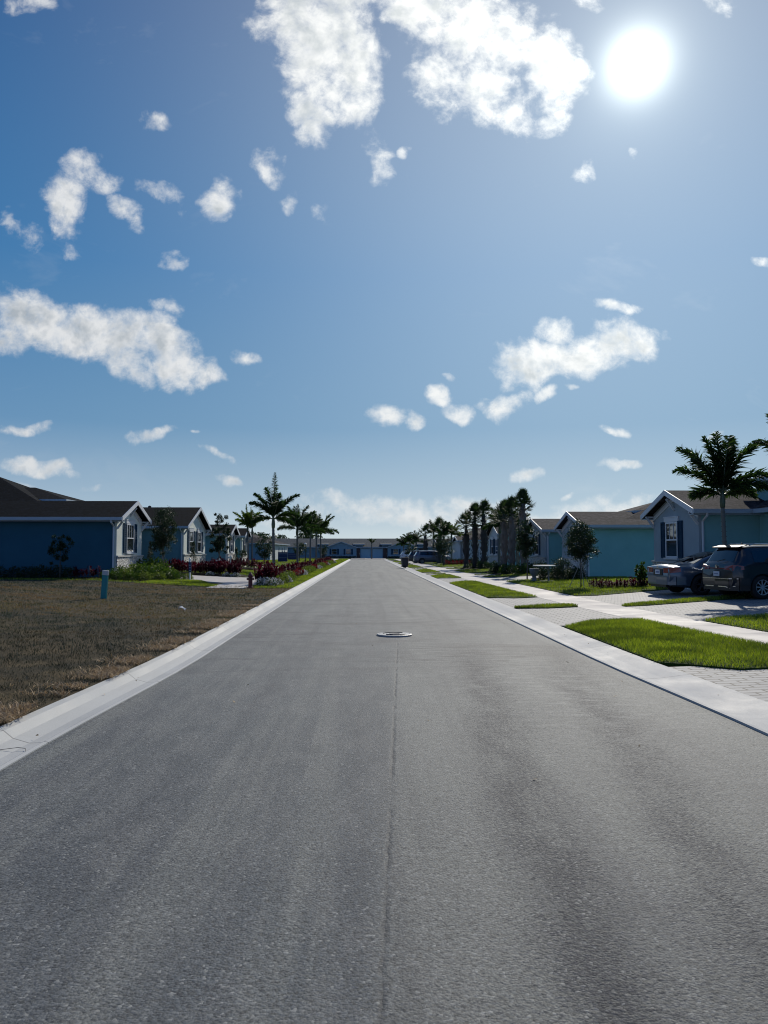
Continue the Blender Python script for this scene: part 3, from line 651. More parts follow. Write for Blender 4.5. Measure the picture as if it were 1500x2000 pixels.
# entry tower rising through the near slope of that house
mb=MB(); mb.box(2.75,6.,-2.7,-.9,2.2,4.0); mb.build('entry_wall',M['side'],r1)
hip(r1,-2.75,-6.,-2.7,-.9,4.02,.30,1,M['shing2'],name='entry_roof',oh=.35)
# meter box and conduit on the side wall
mb=MB(); mb.box(1.9,2.35,-hw1-.14,-hw1-.002,.9,1.65); mb.lathe([(.0,-hw1-.2),(.1,-hw1-.2),(.1,-hw1-.14)],14,(2.12,0,1.35),'y'); mb.tube([(2.2,-hw1-.05,1.65),(2.2,-hw1-.05,2.6)],.03,8)
mb.build('meter_box',M['side'],r1)
house(1,11.8,43.3,.26,2.85,3.04,3.88,[0],'second house on the right, behind the round staked tree on the lawn',RG,shing='shing2',body=(1.9,16,-2.2,6.3),upper=(3.8,9,.2,4.2,3.95))
house(1,11.8,52.7,.26,3.2,3.04,3.87,[-.2],'third house on the right, half hidden by the tall rough-trunked palm',RG,shing='shing2',body=(4.,18,-2.0,1.5))
house(1,11.8,69.8,.22,3.6,3.15,4.38,[-1.15,1.15],'fourth house on the right, twin windows in its gable between the palms',RG,shing='shing2',front='sidew',body=(2.,16,3.,9))
house(1,11.8,98.,.18,3.0,2.95,3.55,[],'fifth house on the right with a long pale front and one narrow window',RG,shing='shing2',front='sidew',side='sidew',stone=None,body=(.3,14,-8,13),sidefront='sidew')
house(1,11.8,126.,.1,3.0,2.9,3.6,[-1.,1.],'farthest house on the right, behind the distant parked cars',RG,shing='shing2',front='sidew',body=(1.,14,-8,10),sidefront='front')
l1,hl1,_=house(-1,11.3,37.2,.44,2.33,3.18,4.05,[0],'nearest house on the left, long shaded side wall beside the vacant lot',LG,L=22.,side='sidel',body=(2.8,22,-1.5,9.3),upper=(3.9,10.2,1.5,6.,4.22),vents=[(7.2,-1.1)])
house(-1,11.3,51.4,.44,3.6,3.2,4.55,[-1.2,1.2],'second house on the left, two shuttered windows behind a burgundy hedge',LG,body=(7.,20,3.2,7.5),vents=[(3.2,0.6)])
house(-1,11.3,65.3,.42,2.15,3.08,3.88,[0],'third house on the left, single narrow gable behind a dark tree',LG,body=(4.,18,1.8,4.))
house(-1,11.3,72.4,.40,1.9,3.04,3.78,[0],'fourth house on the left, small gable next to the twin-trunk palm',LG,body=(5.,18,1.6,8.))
# far left house with a sunlit side
root=empty('house',(-14.5,131,.12),0,'far left house with a bright lit wall and hipped roof behind the palms','house',LG)
mb=MB(); mb.box(-14,0,-13,13,-.3,2.6); mb.build('wall',M['sidew'],root)
mb=MB(); mb.box(-12.,-.6,-13.06,-13.005,-.2,2.55); mb.build('end_wall',M['farw'],root)
hip(root,0,-14,-13,13,2.72,.30,-1,M['shing2'],name='roof')
mb=MB(); mb.box(.003,.05,-1.5,-.9,.2,2.1); mb.build('door',M['shutter'],root)
for y in (4,8): window(root,-1,y,1.0,2.2,1.3,False)
root=empty('house',(-30,155,.05),0,'low grey house just showing beyond the far left lawn','house',LG)
mb=MB(); mb.box(-9,11,0,9,-.2,2.6); mb.build('wall',M['farw'],root); hip(root,9,-11,0,9,2.7,.32,-1,M['shing3'],name='roof')
# street lamp like row building closing the street
def row_building():
    root=empty('row_building',(0,165,.03),0,'long blue single-storey row building with garages closing the end of the street','row building')
    mb=MB(); mb.box(-40,34,1.2,12,-.2,2.45); mb.build('wall',M['farw'],root)
    mb=MB(); vs=[(-40.4,.7,2.5),(34.4,.7,2.5),(34.4,12.5,2.5),(-40.4,12.5,2.5),(-40.4,6.6,4.38),(34.4,6.6,4.38),(-40.4,.7,2.4),(34.4,.7,2.4),(34.4,12.5,2.4),(-40.4,12.5,2.4)]
    mb.add(vs,[(0,1,5,4),(2,3,4,5),(1,2,5),(3,0,4),(6,7,8,9),(0,1,7,6),(2,3,9,8)]); mb.build('roof',M['shing3'],root)
    mb=MB(); mb.box(-40.4,34.4,.58,.69,2.33,2.49); mb.build('gutter',M['gutter'],root)
    for cx in (-5.1,8.1,-22.,22.):
        mb=MB(); hwid=3.25
        mb.add([(cx-hwid,0,-.2),(cx+hwid,0,-.2),(cx+hwid,0,2.35),(cx,0,3.45),(cx-hwid,0,2.35),(cx-hwid,1.25,-.2),(cx+hwid,1.25,-.2),(cx+hwid,1.25,2.35),(cx,1.25,3.45),(cx-hwid,1.25,2.35)],
               [(0,1,2,3,4),(9,8,7,6,5),(0,5,6,1),(1,6,7,2),(2,7,8,3),(3,8,9,4),(4,9,5,0)]); mb.build('gable_wall',M['farf'],root)
        mb=MB(); H=3.6; pts=[(-H,2.32),(0,3.6),(H,2.32),(H,2.22),(0,3.5),(-H,2.22)]
        vs=[(cx+a,-.35,z) for a,z in pts]+[(cx+a,5.,z) for a,z in pts]
        mb.add(vs,[tuple(range(6)),tuple(range(11,5,-1))]+[(i,(i+1)%6,6+(i+1)%6,6+i) for i in range(6)]); mb.build('gable_roof',M['shing3'],root)
        mb=MB()
        for q in (-1,1): mb.obox((cx,-.37,3.56),(cx+q*3.62,-.37,2.27),.04,.16)
        mb.build('rake_board',M['gutter'],root)
        mb=MB(); mb.box(cx-3.3,cx+3.3,-.06,-.004,-.2,.62); mb.build('base_band',M['gutter'],root)
        for wx in (-1.5,1.5):
            mb=MB(); mb.box(cx+wx-.62,cx+wx+.62,-.05,-.004,.85,2.05)
            w=mb.build('window',M['farf'],root)
            mb=MB(); mb.box(cx+wx-.52,cx+wx+.52,-.07,-.051,.93,1.47); mb.box(cx+wx-.52,cx+wx+.52,-.07,-.051,1.52,1.98); mb.build('pane',M['glass'],w)
            for q in (-1,1):
                mb=MB(); mb.box(cx+wx+q*.82-.17,cx+wx+q*.82+.17,-.06,-.004,.85,2.08); mb.build('shutter',M['shutter'],root)
    for dx in (-9.2,-1.55,4.35,12.2):
        mb=MB(); mb.box(dx-.48,dx+.48,1.12,1.195,-.05,2.15); d=mb.build('door',M['door'],root)
        mb=MB(); mb.box(dx+.32,dx+.38,1.07,1.115,.95,1.1); mb.build('handle',M['chrome'],d)
        mb=MB(); mb.box(dx-.95+.2,dx+1.1,.9,3.,2.45,3.05); mb.build('dormer_wall',M['farw'],root)
        mb=MB(); mb.obox((dx+.2,.55,3.02),(dx+.2,3.6,3.35),2.5,.1); mb.build('dormer_roof',M['shing3'],root)
        mb=MB(); mb.box(dx-1.05,dx+1.45,.44,.53,2.92,3.06); mb.build('dormer_trim',M['gutter'],root)
    for gx in (.15,2.7):
        mb=MB(); mb.box(gx-1.02,gx+1.02,1.13,1.197,-.02,2.0)
        for k in range(4): mb.box(gx-.98,gx+.98,1.11,1.129,.05+k*.5,.47+k*.5)
        mb.build('garage_door',M['blind'],root)
        mb=MB(); 
        for q in (-1,1): mb.box(gx+q*1.12-.08,gx+q*1.12+.08,1.1,1.19,-.02,2.12)
        mb.box(gx-1.2,gx+1.2,1.1,1.19,2.122,2.25); mb.build('garage_trim',M['farf'],root)
row_building()

# ------------------------------------------------------------------ vegetation
class LB:
    def __init__(s): s.V=[]; s.F=[]; s.A=[]
    def strip(s,p0,p1,p2,side,w,a,w0=.35,w2=.12):
        b=len(s.V); sd=side*w
        s.V+=[p0-sd*w0,p0+sd*w0,p1-sd,p1+sd,p2-sd*w2,p2+sd*w2]; s.F+=[(b,b+1,b+3,b+2),(b+2,b+3,b+5,b+4)]; s.A+=[a]*6
    def leaf(s,p,d,sd,l,w,a):
        b=len(s.V); s.V+=[p,p+d*l*.5-sd*w,p+d*l,p+d*l*.5+sd*w]; s.F.append((b,b+1,b+2,b+3)); s.A+=[a]*4
    def build(s,name,mat,parent): 
        return npmesh(name,np.array([tuple(v) for v in s.V]),np.array(s.F),mat,np.array(s.A),parent)
def rv(r): 
    z=r.uniform(-1,1); t=r.uniform(0,2*PI); q=math.sqrt(1-z*z); return Vector((q*math.cos(t),q*math.sin(t),z))
UP=Vector((0,0,1))
def pinnate(lb,rach,base,az,el,Lf,r,droop=1.1,ll=.42,lw=0.017,n=46,plum=1.,wind=Vector((0,0,0)),twist=0.):
    d=Vector((math.cos(az)*math.cos(el),math.sin(az)*math.cos(el),math.sin(el))); p=Vector(base); st=14; pts=[p.copy()]; ds=[d.copy()]
    for i in range(st):
        t=(i+1)/st; d=(d+Vector((0,0,-1))*droop*t*.13+wind*.05).normalized(); p=p+d*(Lf/st); pts.append(p.copy()); ds.append(d.copy())
    rach.tube(pts,[.028*(1-.85*i/st)+.004 for i in range(st+1)],5)
    for k in range(n):
        t=.10+.9*k/n; x=t*st; i=min(st-1,int(x)); q=pts[i].lerp(pts[i+1],x-i); dd=ds[i]
        sd=dd.cross(UP); 
        if sd.length<.1: sd=Vector((math.sin(az),-math.cos(az),0))
        sd.normalize(); nn=sd.cross(dd).normalized(); prof=math.sin(PI*(t*.86+.12))**.6
        for q2 in (-1,1):
            for rep in range(3):
                ang=r.uniform(-.75,.75)*plum; fw=r.uniform(.45,.95)
                v=(sd*q2*math.cos(ang)+nn*math.sin(ang)+dd*fw).normalized(); l=ll*prof*r.uniform(.75,1.1)
                v2=(v+Vector((0,0,-.55))*r.uniform(.3,1.)+wind*.35).normalized()
                wd=v.cross(dd); wd=(wd+rv(r)*.5).normalized()
                lb.strip(q,q+v*l*.5,q+v*l*.5+v2*l*.5,wd,lw*r.uniform(.7,1.2),r.random())
UPF=14.
def feather_palm(name,loc,h,fr,seed,label,group,Lf=1.9,trunk_r=.085,mat='palm',spear=1.6,stems=1,ll=.42,shaft=.6,lw=0.019,cat='palm tree',n=46,wind=(0,0,0)):
    r=random.Random(seed); root=empty(name,loc,0,label,cat,group); wd=Vector(wind)
    lb=LB(); ra=MB(); tr=MB(); sh=MB()
    for sidx in range(stems):
        ox=(sidx-(stems-1)/2)*.28; lean=r.uniform(-.05,.05)*h+ox
        hh=h*(1-.08*sidx); N=10
        pts=[(ox+lean*(i/N)**1.5*.6,0,hh*i/N) for i in range(N+1)]
        rad=[trunk_r*(1.35-.35*min(1,i/2.)-.25*i/N) for i in range(N+1)]
        tr.tube(pts,rad,12)
        for i in range(1,18): 
            z=hh*i/18.; k=i/18*N; a=int(min(N-1,k)); x=pts[a][0]+(pts[a+1][0]-pts[a][0])*(k-a)
            tr.tube([(x,0,z-.012),(x,0,z+.012)],trunk_r*(1.15-.25*i/18)+.006,12)
        top=Vector((pts[-1][0],0,hh)); sh.tube([top-UP*.02,top+UP*shaft*.3,top+UP*shaft*.8,top+UP*shaft],[trunk_r*.95,trunk_r*1.15,trunk_r*.75,trunk_r*.45],12)
        ct=top+UP*shaft*.85
        for i,(az,el,f) in enumerate(fr):
            pinnate(lb,ra,ct+UP*r.uniform(-.12,.05),R(az)+(sidx*1.3),R(min(84,el+UPF)),Lf*f,r,ll=ll,lw=lw,n=n,wind=wd,droop=r.uniform(.7,1.3))
        if spear: pinnate(lb,ra,ct,R(r.uniform(0,360)),R(86),spear,r,droop=.1,ll=ll*.62,lw=lw,n=n,plum=1.3,wind=wd*.3)
    tr.build('trunk',M['palmbark'],root,smooth=True); sh.build('crown_shaft',M['shaft'],root,smooth=True)
    ra.build('rachis',M['shaft'],root,smooth=True); lb.build('crown',M[mat],root); return root
def fan_palm(name,loc,h,seed,label,group,tr_r=.19,nf=22,spread=.9,fan=.62,upright=.6,dark=False):
    r=random.Random(seed); root=empty(name,loc,0,label,'palm tree',group)
    mb=MB(); N=16
    mb.tube([(math.sin(i*.7+seed)*.015,math.cos(i*.9)*.015,h*i/N) for i in range(N+1)],[tr_r*(1.3 if i==0 else (.80+.2*(i/N>.35)+.13*math.sin(i*1.9+seed)))*(1-.62*sm(.70,.92,i/N)) for i in range(N+1)],14)
    BT=M['bootsd'] if dark else M['boots']; mb.build('trunk',BT,root,smooth=True)
    bt=MB()
    for i in range(int(h*30)):
        z=h*(.12+.84*r.random()); a=r.uniform(0,2*PI); rr=tr_r*.92*(1-.6*sm(.70,.92,z/h)); d=Vector((math.cos(a),math.sin(a),0)); t=Vector((-d.y,d.x,0))*r.choice((-.6,.6))
        p=d*rr+Vector((0,0,z)); bt.obox(p-UP*.05,p+(d*.55+t*.5+UP)*r.uniform(.14,.26),.05,.022,up=tuple(d))
    bt.build('boots',BT,root)
    lb=LB(); st=MB()
    for k in range(nf):
        u=k/nf; el=R(86-u*(130-upright*60)); az=k*2.4+r.uniform(-.3,.3)
        d=Vector((math.cos(az)*math.cos(el),math.sin(az)*math.cos(el),math.sin(el))); base=Vector((0,0,h*(1-.15*u)-.1*r.random()))
        pl=spread*r.uniform(.6,1.); tip=base+d*pl*.6; d2=(d-UP*.35*(1-upright*.6)).normalized(); tip2=tip+d2*pl*.4; st.tube([base,tip,tip2],[.016,.012,.008],5)
        sd=d2.cross(UP); sd=sd.normalized() if sd.length>.1 else Vector((1,0,0)); nn=sd.cross(d2).normalized()
        for j in range(26):
            ph=(j/25-.5)*R(230)*(.55+.45*u); v=(d2*math.cos(ph)+sd*math.sin(ph)+nn*.25*math.cos(ph*2)).normalized()
            l=fan*r.uniform(.8,1.05)*(1-.25*abs(j/12.5-1)); v2=(v-UP*.5*r.random()).normalized()
            wv=v.cross(nn+rv(r)*.4).normalized(); lb.strip(tip2,tip2+v*l*.6,tip2+v*l*.6+v2*l*.4,wv,.018,r.random(),.4,.15)
    st.build('petioles',M['shaft'],root); lb.build('crown',M['sabal'],root); return root
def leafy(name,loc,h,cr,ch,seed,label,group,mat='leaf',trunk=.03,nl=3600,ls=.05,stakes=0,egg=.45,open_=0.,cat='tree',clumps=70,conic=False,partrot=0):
    r=random.Random(seed); root=empty(name,loc,0,label,cat,group); z0=h-ch; C=Vector((0,0,z0+ch*egg))
    mb=MB(); mb.tube([(0,0,0),(r.uniform(-.03,.03),0,z0*.6),(r.uniform(-.04,.04),r.uniform(-.04,.04),z0+ch*.3),(0,0,h-ch*.12)],[trunk*1.25,trunk,trunk*.7,trunk*.2],8)
    cl=[]
    for i in range(clumps):
        for _ in range(20):
            v=rv(r)*(r.random()**(.33 if not open_ else .55)); rr=1.
            x,y=v.x*cr,v.y*cr; z=(z0+ch*egg)+v.z*(ch*(1-egg) if v.z>0 else ch*egg)
            t=(z-z0)/ch
            if conic:
                lim=cr*(1-t)**.8+.02
                z=z0+ch*(r.random()**1.3); t=(z-z0)/ch; lim=cr*max(.06,(1-t)**.85); a=r.uniform(0,2*PI); q=lim*r.uniform(.4,1.); x,y=q*math.cos(a),q*math.sin(a)
            break
        cl.append(Vector((x*(1+r.uniform(-.12,.18)),y*(1+r.uniform(-.12,.18)),z+r.uniform(-.06,.06)*ch)))
    for i,c in enumerate(cl[::4]):
        zb=max(z0*.95,min(c.z-.15*ch,h*.92)); mb.tube([(0,0,zb),tuple(Vector((0,0,zb)).lerp(c,.6)+UP*.03),tuple(c)],[trunk*.35,trunk*.22,trunk*.08],5)
    tr=mb.build('trunk',M['bark'],root,smooth=True)
    lb=LB(); per=nl//clumps; cs=(cr*.34 if not open_ else cr*.22)
    for c in cl:
        a0=r.random(); sz=cs*r.uniform(.55,1.15)
        for k in range(per):
            p=c+rv(r)*sz*(r.random()**.5); d=(rv(r)+(p-C).normalized()*.7).normalized(); sd=d.cross(rv(r)); 
            if sd.length<.05: continue
            lb.leaf(p,d,sd.normalized(),ls*r.uniform(.7,1.35),ls*.27,min(1,max(0,a0*.6+.4*r.random())))
    lb.build('crown',M[mat],root)
    if stakes:
        for k in range(stakes):
            a=k*2*PI/stakes+2.6; mb=MB(); mb.tube([(math.cos(a)*.5,math.sin(a)*.5,-.02),(math.cos(a)*.03,math.sin(a)*.03,z0*.95)],.013,6); mb.build('stake',M['wood_stake'],root)
    return root
def ti_plant(mat,seed,h=.8,stems=6,name='ti_plant'):
    r=random.Random(seed); root=empty(name,(0,0,0)); mb=MB(); lb=LB()
    for s_ in range(stems):
        a=r.uniform(0,2*PI); q=r.uniform(0,.17); hh=h*r.uniform(.4,.75); top=Vector((math.cos(a)*q*1.8,math.sin(a)*q*1.8,hh)); mb.tube([(math.cos(a)*q,math.sin(a)*q,0),tuple(top)],[.012,.008],5)
        for k in range(20):
            az=k*2.4+r.uniform(-.3,.3); el=R(r.uniform(5,80)); zz=top.z-r.random()*hh*.75; l=h*.36*r.uniform(.7,1.15)
            d=Vector((math.cos(az)*math.cos(el),math.sin(az)*math.cos(el),math.sin(el))); p=Vector((top.x,top.y,zz)); d2=(d-UP*r.uniform(.2,.9)).normalized()
            lb.strip(p,p+d*l*.55,p+d*l*.55+d2*l*.45,d.cross(UP).normalized(),l*.11,r.random(),.25,.1)
    mb.build('stems',M['bark'],root); lb.build('foliage',M[mat],root); return root
def mound(mat,seed,rad=.35,h=.4,n=520,ls=.07,name='shrub',mat2=None,n2=0,ls2=.05):
    r=random.Random(seed); root=empty(name,(0,0,0)); lb=LB(); mb=MB()
    for k in range(7):
        a=k*.9; mb.tube([(0,0,0),(math.cos(a)*rad*.6,math.sin(a)*rad*.6,h*.6)],[.012,.005],4)
    mb.build('stems',M['bark'],root)
    def pt(lo=.3):
        v=rv(r); v.z=abs(v.z); q=lo+(1-lo)*r.random()**.5; bump=1+.22*math.sin(v.x*7+seed)*math.cos(v.y*6+v.z*5)
        return Vector((v.x*rad*q*bump,v.y*rad*q*bump,.03+v.z*h*q*bump)),v
    for k in range(n):
        p,v=pt(); d=(v+rv(r)*.9).normalized(); sd=d.cross(rv(r)).normalized(); lb.leaf(p,d,sd,ls*r.uniform(.6,1.3),ls*.3,r.random())
    lb.build('foliage',M[mat],root)
    if mat2:
        lb=LB()
        for k in range(n2):
            p,v=pt(.85); d=(v+rv(r)*.7).normalized(); sd=d.cross(rv(r)).normalized(); lb.leaf(p,d,sd,ls2*r.uniform(.7,1.2),ls2*.5,r.random())
        lb.build('flowers',M[mat2],root)
    return root
def place(proto,used,x,y,sc,label,group,dz=.03,cat='shrub'):
    z=g(x,y)+dz; rz=random.uniform(0,6.28)
    if id(proto) not in used:
        used.add(id(proto)); proto.location=(x,y,z); proto.rotation_euler=(0,0,rz); proto.scale=(sc,)*3; tag(proto,label,cat,group); return proto
    o=copy_tree(proto,(x,y,z),rz,sc,label,group); o['category']=cat; return o
def at(px,Y): return (px-713)/1500.*Y
# left street palms
PG='feather palms in the flower bed beside the left kerb'
F1=[(165,50,1.1),(195,34,.95),(15,40,1.2),(345,14,.95),(60,60,.9),(130,66,1.1),(300,38,.8),(185,-2,.75),(20,-12,.75)]
feather_palm('foxtail_palm',(-4.7,39.8,g(-4.7,39.8)),2.7,F1,3,'nearest and tallest feather palm beside the red hydrant, upright spear leaf',PG,Lf=1.55,spear=2.4,ll=.46,lw=0.026,wind=(-.1,0,0))
F2=[(30,42,1.1),(350,58,1.),(150,45,.9),(200,5,.8),(60,30,1.),(110,60,.9),(260,40,.9),(310,-5,.8),(5,8,.9),(170,62,1.)]
feather_palm('foxtail_palm',(-4.7,53.8,g(-4.7,53.8)),2.6,F2,4,'second feather palm from the hydrant in the left flower bed',PG,Lf=1.8,spear=1.7,ll=.5,lw=0.025,n=36)
feather_palm('foxtail_palm',(-4.7,66,g(-4.7,66)),2.75,[(a+70,e,f) for a,e,f in F2],5,'third feather palm from the hydrant in the left flower bed',PG,Lf=1.7,spear=1.4,ll=.5,lw=0.028,n=30)
feather_palm('foxtail_palm',(-4.65,73,g(-4.7,73)),2.9,[(a+130,e,f) for a,e,f in F2],6,'fourth feather palm from the hydrant in the left flower bed',PG,Lf=1.8,spear=1.5,ll=.5,lw=0.031,n=28)
feather_palm('foxtail_palm',(-4.6,80.5,g(-4.7,80)),2.9,[(a+10,e,f*1.1) for a,e,f in F2],8,'farthest feather palm in the left flower bed, closest to the road in view',PG,Lf=2.1,spear=1.5,ll=.55,lw=0.034,n=28)
feather_palm('christmas_palm',(at(490,62),62,g(-9.3,62)),2.9,[(180,40,1.1),(150,22,.9),(210,60,.9),(0,45,1.1),(30,25,1.),(330,60,.9),(90,50,.9),(270,40,1.)],9,'yellow-green twin-trunk palm in front of the fourth left house',None,Lf=1.5,stems=2,spear=1.7,mat='palmy',ll=.38,lw=0.028,n=28,trunk_r=.07)
feather_palm('street_palm',(1.35,157.5,.06),3.0,[(0,40,1),(60,30,1),(120,45,1),(180,35,1),(240,40,1),(300,30,1)],10,'small lone palm in front of the garages at the street end',None,Lf=1.2,spear=1.,mat='palm',ll=.35,lw=0.037,n=16,trunk_r=.12,shaft=.3)
# right foreground palms
FR=[(178,46,1.2),(165,32,1.),(200,42,.9),(150,66,1.1),(90,68,1.2),(8,52,1.25),(30,66,1.1),(355,22,.95),(330,6,.8),(20,10,.8),(270,64,1.1),(0,64,.85),(185,8,.6)]
RP='feather palms on the right lawns'
feather_palm('foxtail_palm',(11.3,23.85,g(11.3,23.85)),2.78,FR,21,'slender feather palm rising behind the two parked cars on the right',RP,Lf=1.7,spear=1.95,ll=.52,lw=0.031,trunk_r=.075,shaft=.55,n=30)
feather_palm('foxtail_palm',(13.45,23.2,g(13.45,23)),3.2,[(a+25,e,f) for a,e,f in FR],22,'feather palm at the right edge of the view, only its left fronds showing',RP,Lf=2.1,spear=1.2,ll=.45,lw=0.031,trunk_r=.09,shaft=.55,n=30)
# rough fan palms
SG='rough trunked fan palms on the right verge'
fan_palm('cabbage_palm',(at(1023,47.5),47.5,.2),4.5,31,'tallest fan palm on the right, thick rough trunk with a bunched top',SG,.25,26,.62,.50,1.05)
fan_palm('cabbage_palm',(at(1001,50.5),50.5,.2),4.1,32,'haze-paled rough-trunked fan palm just left of the tallest one',SG,.24,34,.75,.55,.8)
fan_palm('cabbage_palm',(at(986,52),52,.2),4.0,33,'haze-paled rough-trunked fan palm, third from the tallest one',SG,.22,32,.7,.55,.7)
fan_palm('cabbage_palm',(at(946,62),62,.2),4.4,34,'dark fan palm right of a close group of three',SG,.25,34,.85,.65,.5,True)
fan_palm('cabbage_palm',(at(928,63),63,.2),4.3,35,'dark fan palm in the middle of a close group of three',SG,.22,32,.85,.65,.6,True)
fan_palm('cabbage_palm',(at(911,65),65,.2),3.6,36,'dark fan palm left of a close group of three',SG,.24,32,.85,.65,.5,True)
fan_palm('cabbage_palm',(at(858,90),90,.2),4.0,37,'distant fan palm beside the silver grey car',SG,.28,28,1.0,.8,.5,True)
fan_palm('cabbage_palm',(at(831,104),104,.2),3.6,38,'drooping fan palm above the distant parked cars',SG,.28,28,1.1,.8,.35,True)
for i,(px,Y,h) in enumerate([(882,88,3.9),(848,98,4.6),(812,118,3.4),(800,124,3.3),(788,132,2.8),(1012,58,3.8),(975,58,3.9),(868,80,3.6)]):
    feather_palm('feather_palm',(at(px,Y),Y,.2),h*.72,[(a+i*37,e,f) for a,e,f in F2],50+i,['pale yellow green feather palm left of the group of three fan palms','narrow feather palm with tall spear above the distant cars','far feather palm right of the street end','far feather palm second from the street end','far feather palm nearest the street end on the right','feather palm behind the tallest fan palm','feather palm between the fan palm clusters','dark feather palm beside the pale house front'][i],'distant feather palms on the right',Lf=1.7,spear=1.2,mat='palmy' if i==0 else 'palm',ll=.5,lw=0.037,n=22,trunk_r=.11)
# trees
TG='small round topped trees on the lawns'
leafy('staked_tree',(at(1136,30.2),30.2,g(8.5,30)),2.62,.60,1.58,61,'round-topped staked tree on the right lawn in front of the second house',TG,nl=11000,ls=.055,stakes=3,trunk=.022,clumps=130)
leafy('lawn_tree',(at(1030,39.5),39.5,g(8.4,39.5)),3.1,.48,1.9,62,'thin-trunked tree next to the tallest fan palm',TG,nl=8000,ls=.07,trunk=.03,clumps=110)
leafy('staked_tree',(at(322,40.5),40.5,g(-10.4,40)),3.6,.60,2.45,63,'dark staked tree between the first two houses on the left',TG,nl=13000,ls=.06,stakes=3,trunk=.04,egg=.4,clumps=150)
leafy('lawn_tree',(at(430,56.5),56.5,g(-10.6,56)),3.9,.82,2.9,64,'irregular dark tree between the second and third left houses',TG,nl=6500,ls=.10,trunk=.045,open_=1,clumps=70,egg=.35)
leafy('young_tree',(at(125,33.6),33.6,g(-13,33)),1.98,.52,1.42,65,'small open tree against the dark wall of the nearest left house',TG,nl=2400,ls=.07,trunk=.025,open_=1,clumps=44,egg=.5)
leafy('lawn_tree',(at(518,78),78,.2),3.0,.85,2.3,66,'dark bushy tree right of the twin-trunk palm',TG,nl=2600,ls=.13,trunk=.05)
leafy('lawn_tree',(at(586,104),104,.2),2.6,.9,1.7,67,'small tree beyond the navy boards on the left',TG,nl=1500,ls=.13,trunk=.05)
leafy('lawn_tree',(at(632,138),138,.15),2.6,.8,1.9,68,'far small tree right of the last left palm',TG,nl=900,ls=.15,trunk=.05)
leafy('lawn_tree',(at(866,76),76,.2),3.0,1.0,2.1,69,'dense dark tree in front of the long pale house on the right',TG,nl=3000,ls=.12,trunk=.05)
leafy('lawn_tree',(at(803,112),112,.2),2.4,.8,1.7,70,'dark bushy tree behind the wheeled bin',TG,nl=1400,ls=.14,trunk=.05)
leafy('conifer',(at(297,40.8),40.8,g(-11,40)),1.75,.26,1.6,71,'slim cone-shaped shrub beside the first left house','clipped conical shrubs',nl=2200,ls=.05,conic=True,cat='shrub',trunk=.02)
leafy('spiral_topiary',(at(380,46.5),46.5,g(-10.4,46)),1.75,.30,1.5,72,'cone-shaped topiary in front of the second left house','clipped conical shrubs',nl=2000,ls=.055,conic=True,cat='shrub',trunk=.02)
leafy('spiral_topiary',(at(463,62.),62.,g(-10.2,62)),1.5,.34,1.35,73,'cone-shaped topiary in front of the third left house','clipped conical shrubs',nl=1600,ls=.07,conic=True,cat='shrub',trunk=.02)
leafy('ball_topiary',(at(476,66),66,g(-10.2,66)),1.35,.30,.6,74,'round ball topiary on a stem before the fourth left house',None,nl=1600,ls=.06,cat='shrub',trunk=.02,egg=.5)
leafy('round_hedge',(at(1102,37.2),37.2,g(9.6,37)),1.02,.60,.98,75,'large round dark shrub beside the round-topped table',None,nl=5000,ls=.06,cat='shrub',trunk=.02,egg=.4)
leafy('bush',(at(1256,29.6),29.6,g(10.7,30)),1.08,.30,1.0,76,'leafy green bush behind the tail of the slate sedan',None,mat='leafg',nl=900,ls=.09,cat='shrub',trunk=.015,open_=1,clumps=30,egg=.5)
leafy('bush',(at(1056,37.6),37.6,g(8.6,37)),.95,.45,.9,77,'dark bush behind the round-topped table',None,nl=2400,ls=.06,cat='shrub',trunk=.02,egg=.4)
# far wood
r=random.Random(5); lb=LB()
for k in range(60):
    cx=r.uniform(-60,-11); cy=r.uniform(182,196); cz=r.uniform(1.5,5.6)-.03*abs(cx+26); rad=r.uniform(1.4,2.6)
    for q in range(260):
        v=rv(r); p=Vector((cx,cy,max(.5,cz)))+Vector((v.x*rad,v.y*rad,v.z*rad*.8))*r.uniform(.7,1.05); d=rv(r); sd=d.cross(rv(r)).normalized(); lb.leaf(p,d,sd,.55,.17,r.random())
    lb.leaf(Vector((cx,cy,0)),UP,Vector((1,0,0)),max(.5,cz),.12,0)
o=lb.build('distant_wood',M['leaf'],None); tag(o,kind='stuff')
# shrubs
used=set()
tiA=ti_plant('ti',1,.95,7); tiB=ti_plant('ti',2,.85,6); tiR=ti_plant('tired',3,.6,5,'red_ti_plant')
yel=mound('leafl',4,.36,.42,620,.085,'variegated_shrub'); grn=mound('leafg',5,.40,.5,620,.09,'green_shrub'); drk=mound('leaf',6,.42,.5,620,.08,'dark_shrub')
wht=mound('leafg',7,.28,.22,260,.06,'white_flower_mound','flower',260,.05)
G1='burgundy leaved plants in the bed beside the left kerb'; G2='burgundy leaved hedge before the second left house'; G3='burgundy leaved hedge before the third left house'
lab1='burgundy long-leaved plant in the flower bed beside the left kerb'
y=33.6
while y<100:
    place(tiA if random.random()<.5 else tiB,used,-4.45+random.uniform(-.12,.12),y,random.uniform(.75,1.05)*(1. if y<38 or y>41 else .8),lab1,G1)
    y+=random.uniform(.75,1.1)*(1+.012*(y-33))
for (x,y,sc) in [(-4.2,34.0,1.2),(-4.5,34.6,1.25),(-4.15,35.,1.0)]:
    place(tiA,used,x,y,sc,'tall burgundy plant next to the red hydrant in the kerb bed','tall burgundy plants next to the hydrant')
k=0; y=33.9
